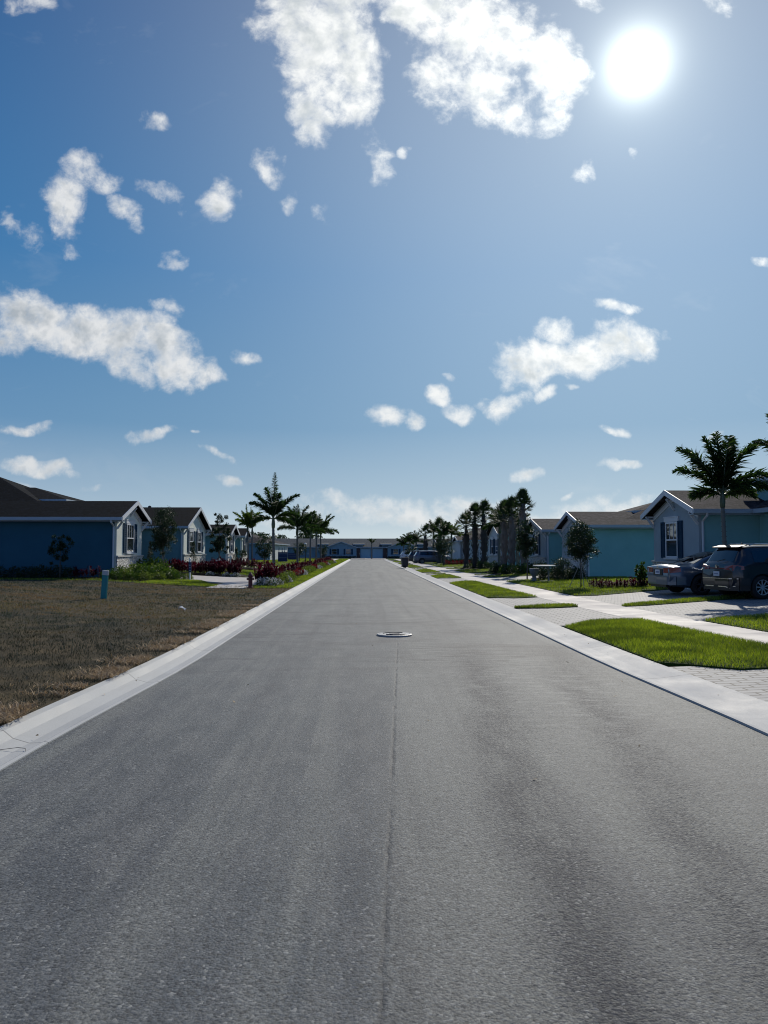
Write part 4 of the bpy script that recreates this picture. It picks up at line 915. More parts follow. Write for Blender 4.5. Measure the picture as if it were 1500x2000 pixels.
while y<98:
    ph=(y-33)%16
    if 1<ph<8: place(yel,used,-3.95+random.uniform(-.08,.08),y,random.uniform(.7,.95),'yellow green variegated shrub along the front of the kerb bed','yellow green shrubs in the kerb bed')
    elif 8<=ph<13.5: place(tiR,used,-3.98+random.uniform(-.08,.08),y,random.uniform(.75,1.),'bright red leaved plant along the front of the kerb bed','bright red plants in the kerb bed')
    else: place(wht,used,-3.92+random.uniform(-.06,.06),y,random.uniform(.8,1.1),'low mound of white flowers along the front of the kerb bed','white flower mounds in the kerb bed')
    y+=random.uniform(.6,.8)*(1+.01*(y-33))
for (x,y) in [(-4.35,33.2),(-4.05,33.0),(-3.75,36.4)]: place(wht,used,x,y,1.2,'low mound of white flowers along the front of the kerb bed','white flower mounds in the kerb bed')
for (px,Y) in [(528,36),(524,36.8)]: place(tiR,used,at(px,Y),Y,1.2,'bright red leaved plant beside the tallest left palm','bright red plants beside the tallest palm')
for row,Y in enumerate((42.6,43.5,44.3)):
    x=-11.+row*.2
    while x<-7.0: place(tiA if random.random()<.5 else tiB,used,x,Y+random.uniform(-.15,.15),random.uniform(.85,1.1),'burgundy long-leaved plant in the hedge before the second left house',G2); x+=random.uniform(.42,.55)
for x in (-9.2,-8.6,-9.9): place(tiR,used,x,44.9,1.25,'bright red plant at the back of the second left house hedge','bright red plants behind the burgundy hedge')
for x in (-8.4,-7.5,-7.0): place(wht,used,x,42.0,.8,'low white flower mound at the foot of the burgundy hedge','white flower mounds at the hedge foot')
for row,Y in enumerate((58.,59.2)):
    x=-11.3
    while x<-7.1: place(tiB,used,x,Y,random.uniform(.9,1.1),'burgundy long-leaved plant in the hedge before the third left house',G3); x+=random.uniform(.5,.65)
x=-24
while x<-12.6: place(drk,used,x,33.9+random.uniform(-.2,.2),random.uniform(.8,1.1),'dark shaded shrub along the foot of the nearest left house side wall','dark shrubs along the left side wall'); x+=.62
for x in (-12.3,-11.9,-11.5): place(tiB,used,x,33.2,.75,'burgundy plant at the corner of the nearest left house','burgundy plants at the first left house corner')
for (x,y,s_) in [(-10.9,34.6,1.),(-10.4,33.8,1.),(-10.2,35.2,1.2),(-9.7,34.6,1.1),(-9.5,35.6,1.2),(-10.7,36.3,1.3),(-9.9,36.8,1.3),(-9.3,36.9,1.)]:
    place(yel if random.random()<.55 else grn,used,x,y,s_,'light green garden shrub below the stone gable on the left','light green shrubs below the stone gable')
for (x,y,s_) in [(-10.,33.3,.7),(-9.5,33.6,.8),(-9.1,34.3,.8),(-8.8,35.1,.8),(-10.6,33.1,.7),(-9.0,35.9,.9),(-11.,33.2,.7),(-8.7,36.4,.6),(-8.4,36.8,.6)]:
    place(grn if random.random()<.6 else yel,used,x,y,s_,'low shrub at the lawn edge of the left corner bed','low shrubs at the left corner bed edge')
for (x,y) in [(-11.2,38.4),(-10.9,39.4),(-10.4,39.3),(-10.8,40.2)]: place(grn,used,x,y,1.4,'green bush around the staked left tree','green bushes around the staked left tree')
# right beds
x=9.0
while x<10.9: 
    for dy in (0,.45,.9): place(tiB,used,x,29.2+dy+random.uniform(-.1,.1),random.uniform(.42,.55),'small burgundy plant in the bed before the nearest right house','small burgundy plants on the right'); 
    x+=.3
for (px,Y,s_) in [(1085,38,1.),(1120,37.6,1.1),(1128,38.4,1.2),(1070,39,1.)]: place(drk,used,at(px,Y),Y,s_,'dark shrub around the large round hedge on the right','dark shrubs around the round hedge')
for i in range(12): place(drk if i%3 else grn,used,8.4+random.uniform(0,2.6),46.5+random.uniform(0,6),random.uniform(.8,1.2),'dark shrub at the feet of the pale fan palms','dark shrubs at the pale fan palms')
for i in range(10): place(drk,used,8.3+random.uniform(0,2.4),59.5+random.uniform(0,8),random.uniform(.8,1.2),'dark shrub at the feet of the three grouped fan palms','dark shrubs at the grouped fan palms')
for i in range(8): place(tiR,used,8.3+i*.33,78+random.uniform(-.5,.5),random.uniform(.8,1.),'red plant in the far bed before the long pale house','red plants in the far right bed')
for i in range(10): place(drk,used,8.5+i*.35,80.5,1.1,'dark shrub behind the red plants in the far right bed','dark shrubs in the far right bed')
for cx in (-5.1,8.1):
    for i in range(11): place(drk,used,cx-3.+i*.6,164.,.9,'dark shrub below the row building windows','dark shrubs below the row building')
# ------------------------------------------------------------------ cars (nose along +x, origin on the ground at mid length)
def car(name,kind,loc,rz,pmat,label,group=None,rim='rimg'):
    root=empty(name,loc,rz,label,'car',group)
    if kind=='sedan':
        Lc=4.85; W=.91; BELT=.90; RH=1.41
        top=[(0,.86),(.04,.91),(.25,.945),(.80,.975),(1.25,1.20),(1.7,1.36),(2.2,1.41),(2.7,1.405),(3.1,1.32),(3.5,1.15),(3.8,1.0),(4.4,.90),(4.7,.78),(4.85,.60)]
        rear=(.86,1.64); front=(3.02,3.74); roof=(1.72,3.0); wx=(1.02,3.83); wr_=.325; side=(1.35,3.55); Bp=2.45
    else:
        Lc=4.98; W=.97; BELT=1.16; RH=1.74
        top=[(0,1.02),(.05,1.13),(.12,1.2),(.36,1.58),(.46,1.70),(.9,1.745),(2.,1.76),(2.9,1.73),(3.3,1.60),(3.75,1.33),(4.0,1.19),(4.6,1.08),(4.88,.94),(4.98,.70)]
        rear=(.13,.37); front=(3.12,3.9); roof=(.5,3.0); wx=(1.0,3.98); wr_=.385; side=(.75,3.6); Bp=2.5
    T=lambda x: lerp_tab(x,top)
    def S(x):
        t=T(x); e=min(x,Lc-x); tap=1-.13*max(0,1-e/.5)**2; w=W*tap; B=min(BELT-.0,t-.03); zb=.22+.16*max(0,1-e/.7)**1.5
        ins=max(0,(t-B-.05))/(RH-BELT); wr=w-.10-.20*min(1,ins)
        zm=zb+(B-zb)*.45
        return [(0,zb),(w-.22,zb),(w-.05,zb+.07),(w-.005,zb+.2),(w,zm),(w-.012,B-.12),(w-.05,B),(wr+.01,max(B+.012,t-.09)),(wr-.06,max(B+.02,t-.025)),(wr-.22,t+.005),(0,t+.03)]
    X0=-Lc/2; xs=sorted(set([0,.02,.05,.1,.16,.25,.35,.45]+[i*.15 for i in range(3,int(Lc/.15))]+[Lc-.35,Lc-.2,Lc-.1,Lc-.04,Lc]))
    bm=bmesh.new(); rings=[]
    for x in xs:
        s=S(x); ring=[bm.verts.new((X0+x,y,z)) for y,z in s]+[bm.verts.new((X0+x,-y,z)) for y,z in s[-2:0:-1]]; rings.append(ring)
    for a,b in zip(rings,rings[1:]):
        n=len(a)
        for k in range(n): bm.faces.new((a[k],a[(k+1)%n],b[(k+1)%n],b[k]))
    bm.faces.new(rings[0][::-1]); bm.faces.new(rings[-1])
    bmesh.ops.recalc_face_normals(bm,faces=bm.faces)
    me=bpy.data.meshes.new('body'); bm.to_mesh(me); bm.free(); me.materials.append(pmat)
    body=bpy.data.objects.new('body',me); col.objects.link(body)
    # wheel arches cut out
    cut=MB()
    for x in wx:
        for q in (-1,1): cut.lathe([(wr_+.055,q*(W-.26)),(wr_+.055,q*(W+.2))] if q>0 else [(wr_+.055,q*(W+.2)),(wr_+.055,q*(W-.26))],24,(X0+x,0,wr_),'y')
    co=cut.build('cutter',M['carblack']); md=body.modifiers.new('b','BOOLEAN'); md.object=co; md.operation='DIFFERENCE'; md.solver='EXACT'
    dg=bpy.context.evaluated_depsgraph_get(); nm=bpy.data.meshes.new_from_object(body.evaluated_get(dg)); body.modifiers.clear(); body.data=nm
    bpy.data.objects.remove(co)
    nm.polygons.foreach_set('use_smooth',[True]*len(nm.polygons)); 
    try: nm.set_sharp_from_angle(angle=R(38))
    except Exception: pass
    nm.materials.clear(); nm.materials.append(pmat); body.parent=root
    def topquad(nme,x0,x1,frac,mat,lift=.012,n=6,par=None):
        mb=MB(); m_=8
        for i in range(n+1):
            x=x0+(x1-x0)*i/n; s=S(x); wtop=s[8][0]; t=T(x)
            for j in range(m_+1):
                u=-1+2*j/m_; y=u*wtop*frac; 
                # follow the section height
                ay=abs(y); a9=s[9]; a8=s[8]
                z=(t+.03)+(a9[1]-(t+.03))*(ay/a9[0]) if ay<a9[0] else a9[1]+(a8[1]-a9[1])*((ay-a9[0])/(a8[0]-a9[0]))
                mb.v.append((X0+x,y,z+lift))
        for i in range(n):
            for j in range(m_): mb.f.append((i*(m_+1)+j,i*(m_+1)+j+1,(i+1)*(m_+1)+j+1,(i+1)*(m_+1)+j)); mb.m.append(0)
        return mb.build(nme,mat,par or root,smooth=True)
    topquad('rear_window',*rear,.93,M['carglass']); topquad('windscreen',*front,.93,M['carglass'])
    def sidequad(nme,x0,x1,q,mat,v0=.10,v1=.88,out=.008,cutr=0,cutf=0):
        mb=MB(); n=8
        for i in range(n+1):
            x=x0+(x1-x0)*i/n; s=S(x)
            for v in (v0,v1):
                y=s[6][0]+(s[7][0]-s[6][0])*v+out; z=s[6][1]+(s[7][1]-s[6][1])*v
                mb.v.append((X0+x,q*y,z))
        for i in range(n): mb.f.append((2*i,2*i+1,2*i+3,2*i+2)); mb.m.append(0)
        return mb.build(nme,mat,root,smooth=True)
    for q in (-1,1):
        sidequad('side_window',side[0],Bp-.04,q,M['carglass']); sidequad('side_window',Bp+.04,side[1],q,M['carglass'])
        sidequad('window_trim',side[0]-.05,side[1]+.05,q,M['chrome'] if kind=='sedan' else M['carblack'],.02,.075,.012)
        # door lines
        mb=MB()
        for x in (side[0]+.05 if kind=='sedan' else 1.45,Bp,3.65 if kind=='sedan' else 3.55):
            s=S(x); mb.box(X0+x-.006,X0+x+.006,*sorted((q*(s[4][0]-.01),q*(s[4][0]+.003))),s[3][1]+.05,s[5][1])
        mb.build('door_gap',M['carblack'],root)
        mb=MB(); 
        for x in (1.65,2.75): s=S(x); mb.box(X0+x,X0+x+.2,*sorted((q*(s[5][0]+.0),q*(s[5][0]+.035))),s[5][1]-.03,s[5][1]+.005)
        mb.build('door_handle',pmat if kind=='sedan' else M['carblack'],root)
        mb=MB(); s=S(3.3); mb.lathe([(0,q*(W+.02)),(.09,q*(W+.04)),(.10,q*(W+.15)),(0,q*(W+.2))],12,(X0+3.35,0,BELT+.06),'y'); mb.build('mirror',pmat,root,smooth=True)
        for x in wx:
            t=MB(); w0,w1=W-.22,W+.0
            t.lathe([(wr_*.66,q*w1),(wr_*.70,q*(w1+.004)),(wr_*.93,q*(w1-.002)),(wr_,q*(w1-.03)),(wr_,q*(w0+.03)),(wr_*.9,q*w0),(wr_*.5,q*w0)],32,(X0+x,0,wr_),'y',cap=False); ty=t.build('tyre',M['tyre'],root,smooth=True)
            m2=MB(); R0=wr_*.66; m2.lathe([(R0,q*(w1+.001)),(R0*.93,q*(w1-.004)),(R0*.9,q*(w1-.05))],32,(X0+x,0,wr_),'y',cap=False)
            ns=5 if kind=='sedan' else 9
            for k in range(ns):
                for off in ((-.16,.16) if kind=='sedan' else (0,)):
                    a=2*PI*k/ns+off+.3; p0=Vector((X0+x+math.cos(a)*R0*.12,q*(w1-.03),wr_+math.sin(a)*R0*.12)); p1=Vector((X0+x+math.cos(a)*R0*.95,q*(w1-.014),wr_+math.sin(a)*R0*.95))
                    m2.obox(p0,p1,.035 if kind!='sedan' else .028,.022,up=(0,1,0))
            m2.lathe([(0,q*(w1-.012)),(.05,q*(w1-.015)),(.055,q*(w1-.05))],14,(X0+x,0,wr_),'y'); m2.build('rim',M[rim],root)
            m3=MB(); m3.lathe([(0,q*(w1-.06)),(R0*.9,q*(w1-.06))],24,(X0+x,0,wr_),'y'); m3.build('wheel_back',M['carblack'],root)
    # rear end
    if kind=='sedan':
        for q in (-1,1):
            mb=MB(); mb.add([(X0-.012,q*.38,.70),(X0+.005,q*.80,.70),(X0+.32,q*.915,.74),(X0+.32,q*.905,.87),(X0+.005,q*.80,.88),(X0-.012,q*.38,.86),
                             (X0+.1,q*.38,.70),(X0+.1,q*.6,.70),(X0+.32,q*.85,.74),(X0+.32,q*.84,.87),(X0+.1,q*.6,.88),(X0+.1,q*.38,.86)],
                            [(0,1,4,5),(1,2,3,4),(6,7,10,11),(7,8,9,10),(0,1,7,6),(1,2,8,7),(5,4,10,11),(4,3,9,10),(0,5,11,6),(2,3,9,8)]); mb.build('tail_light',M['tail'],root)
        mb=MB(); mb.box(X0-.02,X0+.02,-.30,.30,.62,.82); mb.build('plate_recess',M['carblack'],root)
        mb=MB(); mb.box(X0-.032,X0-.021,-.155,.155,.65,.80); pl=mb.build('license_plate',M['plate'],root)
        mb=MB(); [mb.box(X0-.035,X0-.0325,-.11+k*.038,-.09+k*.038,.695,.75) for k in range(6)]; mb.build('plate_marks',M['platedk'],pl)
        mb=MB(); 
        pts=[(X0+.45,-.93),(X0+.16,-.87),(X0-.03,-.66),(X0-.06,0),(X0-.03,.66),(X0+.16,.87),(X0+.45,.93)]
        for (a,b),(c,d) in zip(pts,pts[1:]): mb.obox((a+.02,b,.46),(c+.02,d,.46),.06,.27)
        mb.build('rear_bumper',pmat,root)
        mb=MB(); mb.box(X0-.01,X0+.08,-.55,.55,.24,.34); mb.build('bumper_valance',M['carblack'],root)
        mb=MB(); mb.box(X0-.015,X0+.03,-.38,.38,.835,.852); mb.build('boot_trim',M['chrome'],root)
        mb=MB(); mb.lathe([(.045,X0-.02),(.045,X0-.028),(0,X0-.03)],16,(0,0,.885),'x'); mb.build('badge',M['chrome'],root)
        for q in (-1,1):
            mb=MB(); mb.box(X0+Lc-.33,X0+Lc-.1,*sorted((q*.5,q*.84)),.62,.76); mb.build('headlight',M['chrome'],root)
    else:
        for q in (-1,1):
            mb=MB(); mb.add([(X0-.018,q*.42,.96),(X0+.005,q*.84,.93),(X0+.34,q*.965,.96),(X0+.34,q*.955,1.08),(X0+.02,q*.83,1.12),(X0+.005,q*.42,1.06),
                             (X0+.12,q*.42,.96),(X0+.12,q*.6,.93),(X0+.34,q*.88,.96),(X0+.34,q*.87,1.08),(X0+.12,q*.6,1.12),(X0+.12,q*.42,1.06)],
                            [(0,1,4,5),(1,2,3,4),(6,7,10,11),(7,8,9,10),(0,1,7,6),(1,2,8,7),(5,4,10,11),(4,3,9,10),(0,5,11,6),(2,3,9,8)]); mb.build('tail_light',M['tail'],root)
        mb=MB(); mb.box(X0-.022,X0+.02,-.41,.41,.985,1.01); mb.build('tail_strip',M['tail'],root)
        mb=MB(); mb.box(X0-.034,X0-.015,-.155,.155,.74,.89); pl=mb.build('license_plate',M['plate'],root)
        mb=MB(); [mb.box(X0-.037,X0-.0345,-.11+k*.038,-.09+k*.038,.785,.84) for k in range(6)]; mb.build('plate_marks',M['platedk'],pl)
        pts=[(X0+.5,-.985),(X0+.16,-.92),(X0-.05,-.70),(X0-.08,0),(X0-.05,.70),(X0+.16,.92),(X0+.5,.985)]
        mb=MB()
        for (a,b),(c,d) in zip(pts,pts[1:]): mb.obox((a+.02,b,.56),(c+.02,d,.56),.06,.24)
        mb.build('rear_bumper',pmat,root)
        mb=MB()
        for (a,b),(c,d) in zip(pts,pts[1:]): mb.obox((a+.03,b*.98,.36),(c+.03,d*.98,.36),.06,.18)
        mb.build('bumper_valance',M['carblack'],root)
        mb=MB()
        for (a,b),(c,d) in list(zip(pts,pts[1:]))[1:-1]: mb.obox((a-.012,b,.665),(c-.012,d,.665),.02,.025)
        mb.obox((X0-.06,-.55,.40),(X0-.07,.55,.40),.02,.03)
        for q in (-1,1): mb.obox((X0-.06,q*.55,.40),(X0-.02,q*.72,.34),.02,.03); mb.obox((X0-.03,q*.62,.42),(X0+.08,q*.86,.42),.02,.02); mb.obox((X0-.03,q*.62,.50),(X0+.08,q*.86,.50),.02,.02)
        mb.build('bumper_trim',M['chrome'],root)
        mb=MB(); mb.lathe([(.06,X0-.02),(.06,X0-.03),(0,X0-.032)],18,(0,0,1.06),'x'); mb.build('badge',M['chrome'],root)
        mb=MB(); mb.obox((X0+.03,.0,1.22),(X0+.09,-.33,1.30),.02,.02); mb.build('rear_wiper',M['carblack'],root)
        mb=MB(); mb.add([(X0+.30,-.70,1.705),(X0+.30,.70,1.705),(X0+.62,.72,1.775),(X0+.62,-.72,1.775),(X0+.30,-.70,1.68),(X0+.30,.70,1.68),(X0+.62,.72,1.74),(X0+.62,-.72,1.74)],[(0,1,2,3),(4,5,6,7),(0,1,5,4),(1,2,6,5),(2,3,7,6),(3,0,4,7)]); mb.build('spoiler',pmat,root)
        for q in (-1,1):
            mb=MB(); y=q*.66; mb.tube([(X0+.75,y,1.755),(X0+.95,y,1.81),(X0+2.8,y,1.80),(X0+3.0,y,1.73)],.018,6); mb.build('roof_rail',M['chrome'],root)
            mb=MB(); mb.box(X0+Lc-.33,X0+Lc-.08,*sorted((q*.5,q*.88)),.80,.93); mb.build('headlight',M['chrome'],root)
        mb=MB(); mb.lathe([(.05,1.79),(.02,1.84),(0,1.85)],10,(X0+.95,0,0)); mb.build('antenna',M['carblack'],root)
    if kind=='suv':
        root.scale=(.88,.88,.88)
    return root
def park(kind,xr_,yc,ang,pm,label,group=None,rim='rimg',name='parked_car'):
    Lc=4.85 if kind=='sedan' else 4.38; a=R(ang); x=xr_+math.cos(a)*Lc/2; y=yc+math.sin(a)*Lc/2
    return car(name,kind,(x,y,g(xr_+1.2,yc)+.005),a,pm,label,group,rim)
park('sedan',9.62,25.05,5,M['cblue'],'slate blue saloon parked nose-in on the paved drive beside the house')
park('suv',10.42,22.55,9,M['cblack'],'black sport utility car with silver spoked wheels at the right edge',None,'rims')
FC='cars parked on the far right driveways'
park('suv',5.9,92.5,3,M['cgrey'],'grey sport utility car parked far down the right side, its wheel toward the road',FC)
park('suv',5.6,99.,3,M['cblack'],'black car directly behind the grey one far down the right side',FC)
park('suv',5.6,122.,3,M['cwhite'],'pale car farthest down the right side beyond the wheeled bin',FC)

# ------------------------------------------------------------------ street things
def bev(o,w=.006,seg=2):
    m=o.modifiers.new('bevel','BEVEL'); m.width=w; m.segments=seg; m.limit_method='ANGLE'
# hydrant
h=empty('fire_hydrant',(-4.62,31.2,g(-4.62,31.2)+.02),.3,'dark red fire hydrant at the lot corner left of the road','fire hydrant')
mb=MB(); mb.lathe([(.15,0),(.15,.03),(.095,.035),(.095,.06),(.085,.07),(.082,.42),(.10,.43),(.10,.455)],20); mb.build('barrel',M['hyd'],h,smooth=False)
mb=MB(); mb.lathe([(.098,.456),(.098,.48),(.085,.53),(.05,.58),(.02,.60),(.02,.64),(.0,.645)],20); mb.build('bonnet',M['hyd'],h,smooth=True)
for a,rad in ((0,.05),(PI,.05),(-PI/2,.065)):
    d=Vector((math.cos(a),math.sin(a),0)); mb=MB(); mb.tube([d*.07+UP*.36,d*.14+UP*.36],rad*.8,14); mb.tube([d*.12+UP*.36,d*.145+UP*.36],rad*.9,8); mb.tube([d*.145+UP*.36,d*.165+UP*.36],.012,5); mb.build('outlet_cap',M['hyd'],h)
# teal marker post
p=empty('marker_post',(-7.66,22.8,g(-7.66,22.8)-.02),0,'teal plastic utility marker post leaning in the dry lot','marker post'); p.rotation_euler=(R(1),R(4.5),R(-14))
mb=MB(); mb.box(-.085,.085,-.035,.035,-.1,.72); bev(mb.build('post',M['teal'],p)); mb=MB(); mb.box(-.090,.090,-.04,.04,.721,.86); bev(mb.build('cap',M['postcap'],p))
# manhole
mh=empty('manhole_cover',(.575,15.1,0),.4,'round cast manhole cover standing proud of the asphalt','manhole cover')
mb=MB(); mb.lathe([(.345,-.02),(.345,.028),(.335,.034),(.30,.034),(.295,.026)],40); mb.build('ring',M['iron'],mh)
mb=MB(); mb.lathe([(.293,-.01),(.293,.032),(.0,.034)],40); mb.build('lid',M['iron'],mh)
mb=MB()
for a0,a1,rr in ((20,150,.22),(200,330,.22)):
    mb.tube([(rr*math.cos(R(a)),rr*math.sin(R(a)),.036) for a in range(a0,a1,10)],.012,5)
mb.box(-.1,.1,-.03,.03,.0345,.04); mb.build('lid_relief',M['irond'],mh)
# asphalt collar
# navy sign boards
def board(x,y,w,hh,label,zb=.3):
    b=empty('sign_board',(x,y,g(x,y)),0,label,'sign board','navy boards on the far left lawn'); mb=MB(); mb.box(-w/2,w/2,-.03,.03,zb*.3,zb*.3+hh); bev(mb.build('panel',M['navy'],b)); 
    mb=MB(); mb.box(-w/2+.06,w/2-.06,-.034,-.031,zb*.3+hh*.80,zb*.3+hh*.83); mb.box(-w/2+.1,w/2-.1,-.034,-.031,zb*.3+hh*.38,zb*.3+hh*.40); mb.build('board_line',M['postcap'],b)
    for q in (-1,1): mb=MB(); mb.box(q*(w/2-.05)-.03,q*(w/2-.05)+.03,.031,.09,-.1,zb*.3+hh*.9); mb.build('leg',M['white'],b)
board(at(553,90),90,1.1,1.08,'nearer square navy board standing on the lawn behind the tallest left palm'); board(at(572,122),122,1.4,1.05,'farther navy board standing on the lawn beyond the nearer one')
# sale post with navy plaque
def post_sign(x,y,hh,label,pl=True):
    b=empty('sign_post',(x,y,g(x,y)),0,label,'sign post','white posts in the left gardens'); mb=MB(); mb.box(-.035,.035,-.035,.035,-.05,hh); mb.lathe([(.05,hh),(.05,hh+.02),(0,hh+.06)],8); mb.build('post',M['white'],b)
    if pl:
        mb=MB(); mb.box(-.05,.075,-.06,-.036,hh*.38,hh*.86); q=mb.build('plaque',M['navy'],b)
        mb=MB(); [mb.box(-.02,.045,-.0625,-.0605,hh*(.46+.12*k),hh*(.49+.12*k)) for k in range(3)]; mb.build('plaque_marks',M['postcap'],q)
    else:
        mb=MB(); mb.box(-.25,.12,-.02,.02,hh*.85,hh*.97); mb.build('plaque',M['white'],b)
post_sign(at(374,36.2),36.2,1.0,'white post with a navy plaque at the edge of the small left lawn')
post_sign(at(452,54.),54.,.95,'white post with a pale arm beside the third left house hedge',False)
post_sign(at(431,51.),51.,.75,'short white post right of the second left house',False)
# street lamp
lp=empty('street_lamp',(at(597,120),120,g(-9.3,120)),0,'thin dark street lamp with a pale head on the far left lawn','street lamp'); mb=MB(); mb.tube([(0,0,0),(0,0,2.45)],[.07,.045],8); mb.build('pole',M['irond'],lp); mb=MB(); mb.lathe([(.05,2.45),(.22,2.5),(.2,2.62),(0,2.75)],12); mb.build('lamp_head',M['white'],lp)
# wheeled bin
b=empty('wheeled_bin',(3.72,72.3,.06),.15,'dark navy wheeled rubbish bin standing at the right kerb','wheeled bin')
mb=MB(); mb.add([(-.24,-.26,.08),(.24,-.26,.08),(.24,.26,.08),(-.24,.26,.08),(-.31,-.34,.92),(.31,-.34,.92),(.31,.34,.92),(-.31,.34,.92)],[(0,3,2,1),(4,5,6,7),(0,1,5,4),(1,2,6,5),(2,3,7,6),(3,0,4,7)]); bev(mb.build('body',M['bin'],b),.02)
mb=MB(); mb.box(-.33,.33,-.37,.36,.921,.955); mb.box(-.27,.27,-.3,.3,.955,.99); bev(mb.build('lid',M['bin'],b),.012)
for q in (-1,1): mb=MB(); mb.lathe([(.0,q*.25),(.11,q*.25),(.11,q*.31),(0,q*.31)],16,(0,.24,.11) if 0 else (.0,0,.11),'y'); w=mb.build('wheel',M['tyre'],b); w.location=(0.,0.,0)
mb=MB(); mb.tube([(-.25,.36,.9),(-.25,.44,.9),(.25,.44,.9),(.25,.36,.9)],.015,6); mb.build('handle',M['bin'],b)
# orange barrels
for i,(px,Y) in enumerate([(788,78),(794.5,80)]):
    b=empty('traffic_barrel',(at(px,Y),Y,g(4.5,80)),0,['left orange traffic barrel just behind the wheeled bin','right orange traffic barrel just behind the wheeled bin'][i],'traffic barrel','orange barrels behind the bin'); mb=MB(); mb.lathe([(.26,0),(.26,.06),(.19,.07),(.17,.75),(.1,.8),(0,.82)],16); mb.build('drum',M['orange'],b)
    mb=MB(); mb.lathe([(.19,.28),(.188,.42)],16,cap=False); mb.build('band',M['white'],b)
# garden table + bench slab
t=empty('garden_table',(at(1064,36.),36.,g(8.4,36)+.03),0,'pale round-topped pedestal table by the large round hedge','table')
mb=MB(); mb.lathe([(0,.74),(.50,.74),(.52,.76),(.52,.79),(.0,.80)],28); mb.build('table_top',M['tabletop'],t)
for q in (.2,): mb=MB(); mb.tube([(q,0,.02),(q,0,.2),(q,0,.6),(q*.6,0,.74)],[.06,.035,.045,.09],12); mb.build('pedestal',M['stone_grey'],t)
mb=MB(); mb.box(-.2,.45,-.25,.25,0,.06); bev(mb.build('base_slab',M['stone_grey'],t),.02)
t=empty('garden_urn',(at(1044,36.6),36.6,g(8.,36)+.03),0,'grey cast stone urn left of the round-topped table','urn')
mb=MB(); mb.lathe([(.18,0),(.18,.08),(.10,.12),(.09,.25),(.16,.34),(.22,.5),(.24,.62),(.2,.64),(.19,.58),(0,.55)],18); mb.build('bowl',M['stone_grey'],t,smooth=True)
# litter
r=random.Random(3); mb=MB(); n=6
for j in range(n):
    for i in range(n): mb.v.append((i*.035-.09,j*.03-.08,.02+r.random()*.07+.03*math.sin(i)))
for j in range(n-1):
    for i in range(n-1): mb.f.append((j*n+i,j*n+i+1,(j+1)*n+i+1,(j+1)*n+i)); mb.m.append(0)
o=mb.build('paper_scrap',M['white']); o.location=(-4.58,19.5,g(-4.58,19.5)+.02); tag(o,'crumpled white paper scrap on the dry lot','litter')
# wire on kerb
mb=MB(); mb.tube([(-3.6,6.15,.17),(-3.3,6.2,.14),(-3.16,6.25,.10),(-3.02,6.38,.035),(-2.86,6.50,.03),(-2.80,6.50,.022),(-2.76,6.42,.006)],.0024,6); o=mb.build('loose_wire',M['cable']); tag(o,'thin dark wire lying across the left kerb near the camera','wire')
# loose leaves and grit on road and kerbs
r=np.random.default_rng(4); n=110
xs=np.concatenate([r.uniform(-2.5,3.6,20),r.uniform(3.75,4.15,30),r.uniform(-3.05,-2.75,60)]); yy=r.uniform(3.,26,n)*np.where(r.random(n)<.5,.6,1)
zz=np.where((xs>3.65)|(xs<-2.74),.04,.004); zz=np.where(xs<-2.74,.02+.08*np.clip((-xs-2.8)/.3,0,1),zz)
bl=blades((xs,yy,zz),.012,.02,r,4.); o=npmesh('road_litter',bl[0],bl[1],M['straw'],bl[2]); tag(o,kind='stuff')

# ------------------------------------------------------------------ sky
SUN=Vector((0.2938725,0.7981108,0.52598299)).normalized(); EL=math.asin(SUN.z); AZ=math.atan2(SUN.x,SUN.y)
w=bpy.data.worlds.new('World'); scn.world=w; w.use_nodes=True
t=NT('',w); D=t.n('ShaderNodeTexCoord').outputs['Generated']; dx,dy,dz=t.xyz(D)
sky=t.n('ShaderNodeTexSky',sky_type='NISHITA'); sky.sun_disc=False; sky.sun_elevation=EL; sky.sun_rotation=AZ; sky.altitude=0; sky.air_density=1.; sky.dust_density=SKY_DUST; sky.ozone_density=1.6
bgn=t.mix(1.,sky.outputs[0],(SKYK,SKYK,SKYK),'MULTIPLY')
# clear-sky colour by height above the horizon, darker and deeper blue away from the sun
rp=t.n('ShaderNodeValToRGB'); t.set(rp.inputs[0],t.math('DIVIDE',t.math('ARCSINE',t.math('MAXIMUM',dz,0.)),R(60.)))
cr=rp.color_ramp; 
for i,(p_,c_) in enumerate(SKYRAMP):
    e=cr.elements[i] if i<2 else cr.elements.new(p_/60.)
    e.position=p_/60.; e.color=c_+(1.,)
sdn=t.n('ShaderNodeVectorMath',operation='DOT_PRODUCT'); t.set(sdn.inputs[0],D); sdn.inputs[1].default_value=tuple(SUN)
ca=sdn.outputs['Value']
kb=t.mapr(ca,-.5,.75,BACK,1.)
U=1./(SKYS*2**EXPO)
bgc=t.mix(1.,rp.outputs[0],t.comb(t.math('MULTIPLY',kb,U),t.math('MULTIPLY',kb,U),t.math('MULTIPLY',t.mapr(ca,-.5,.75,BACK*1.25,1.),U)),'MULTIPLY')
bgc=t.mix(.03,bgc,bgn)
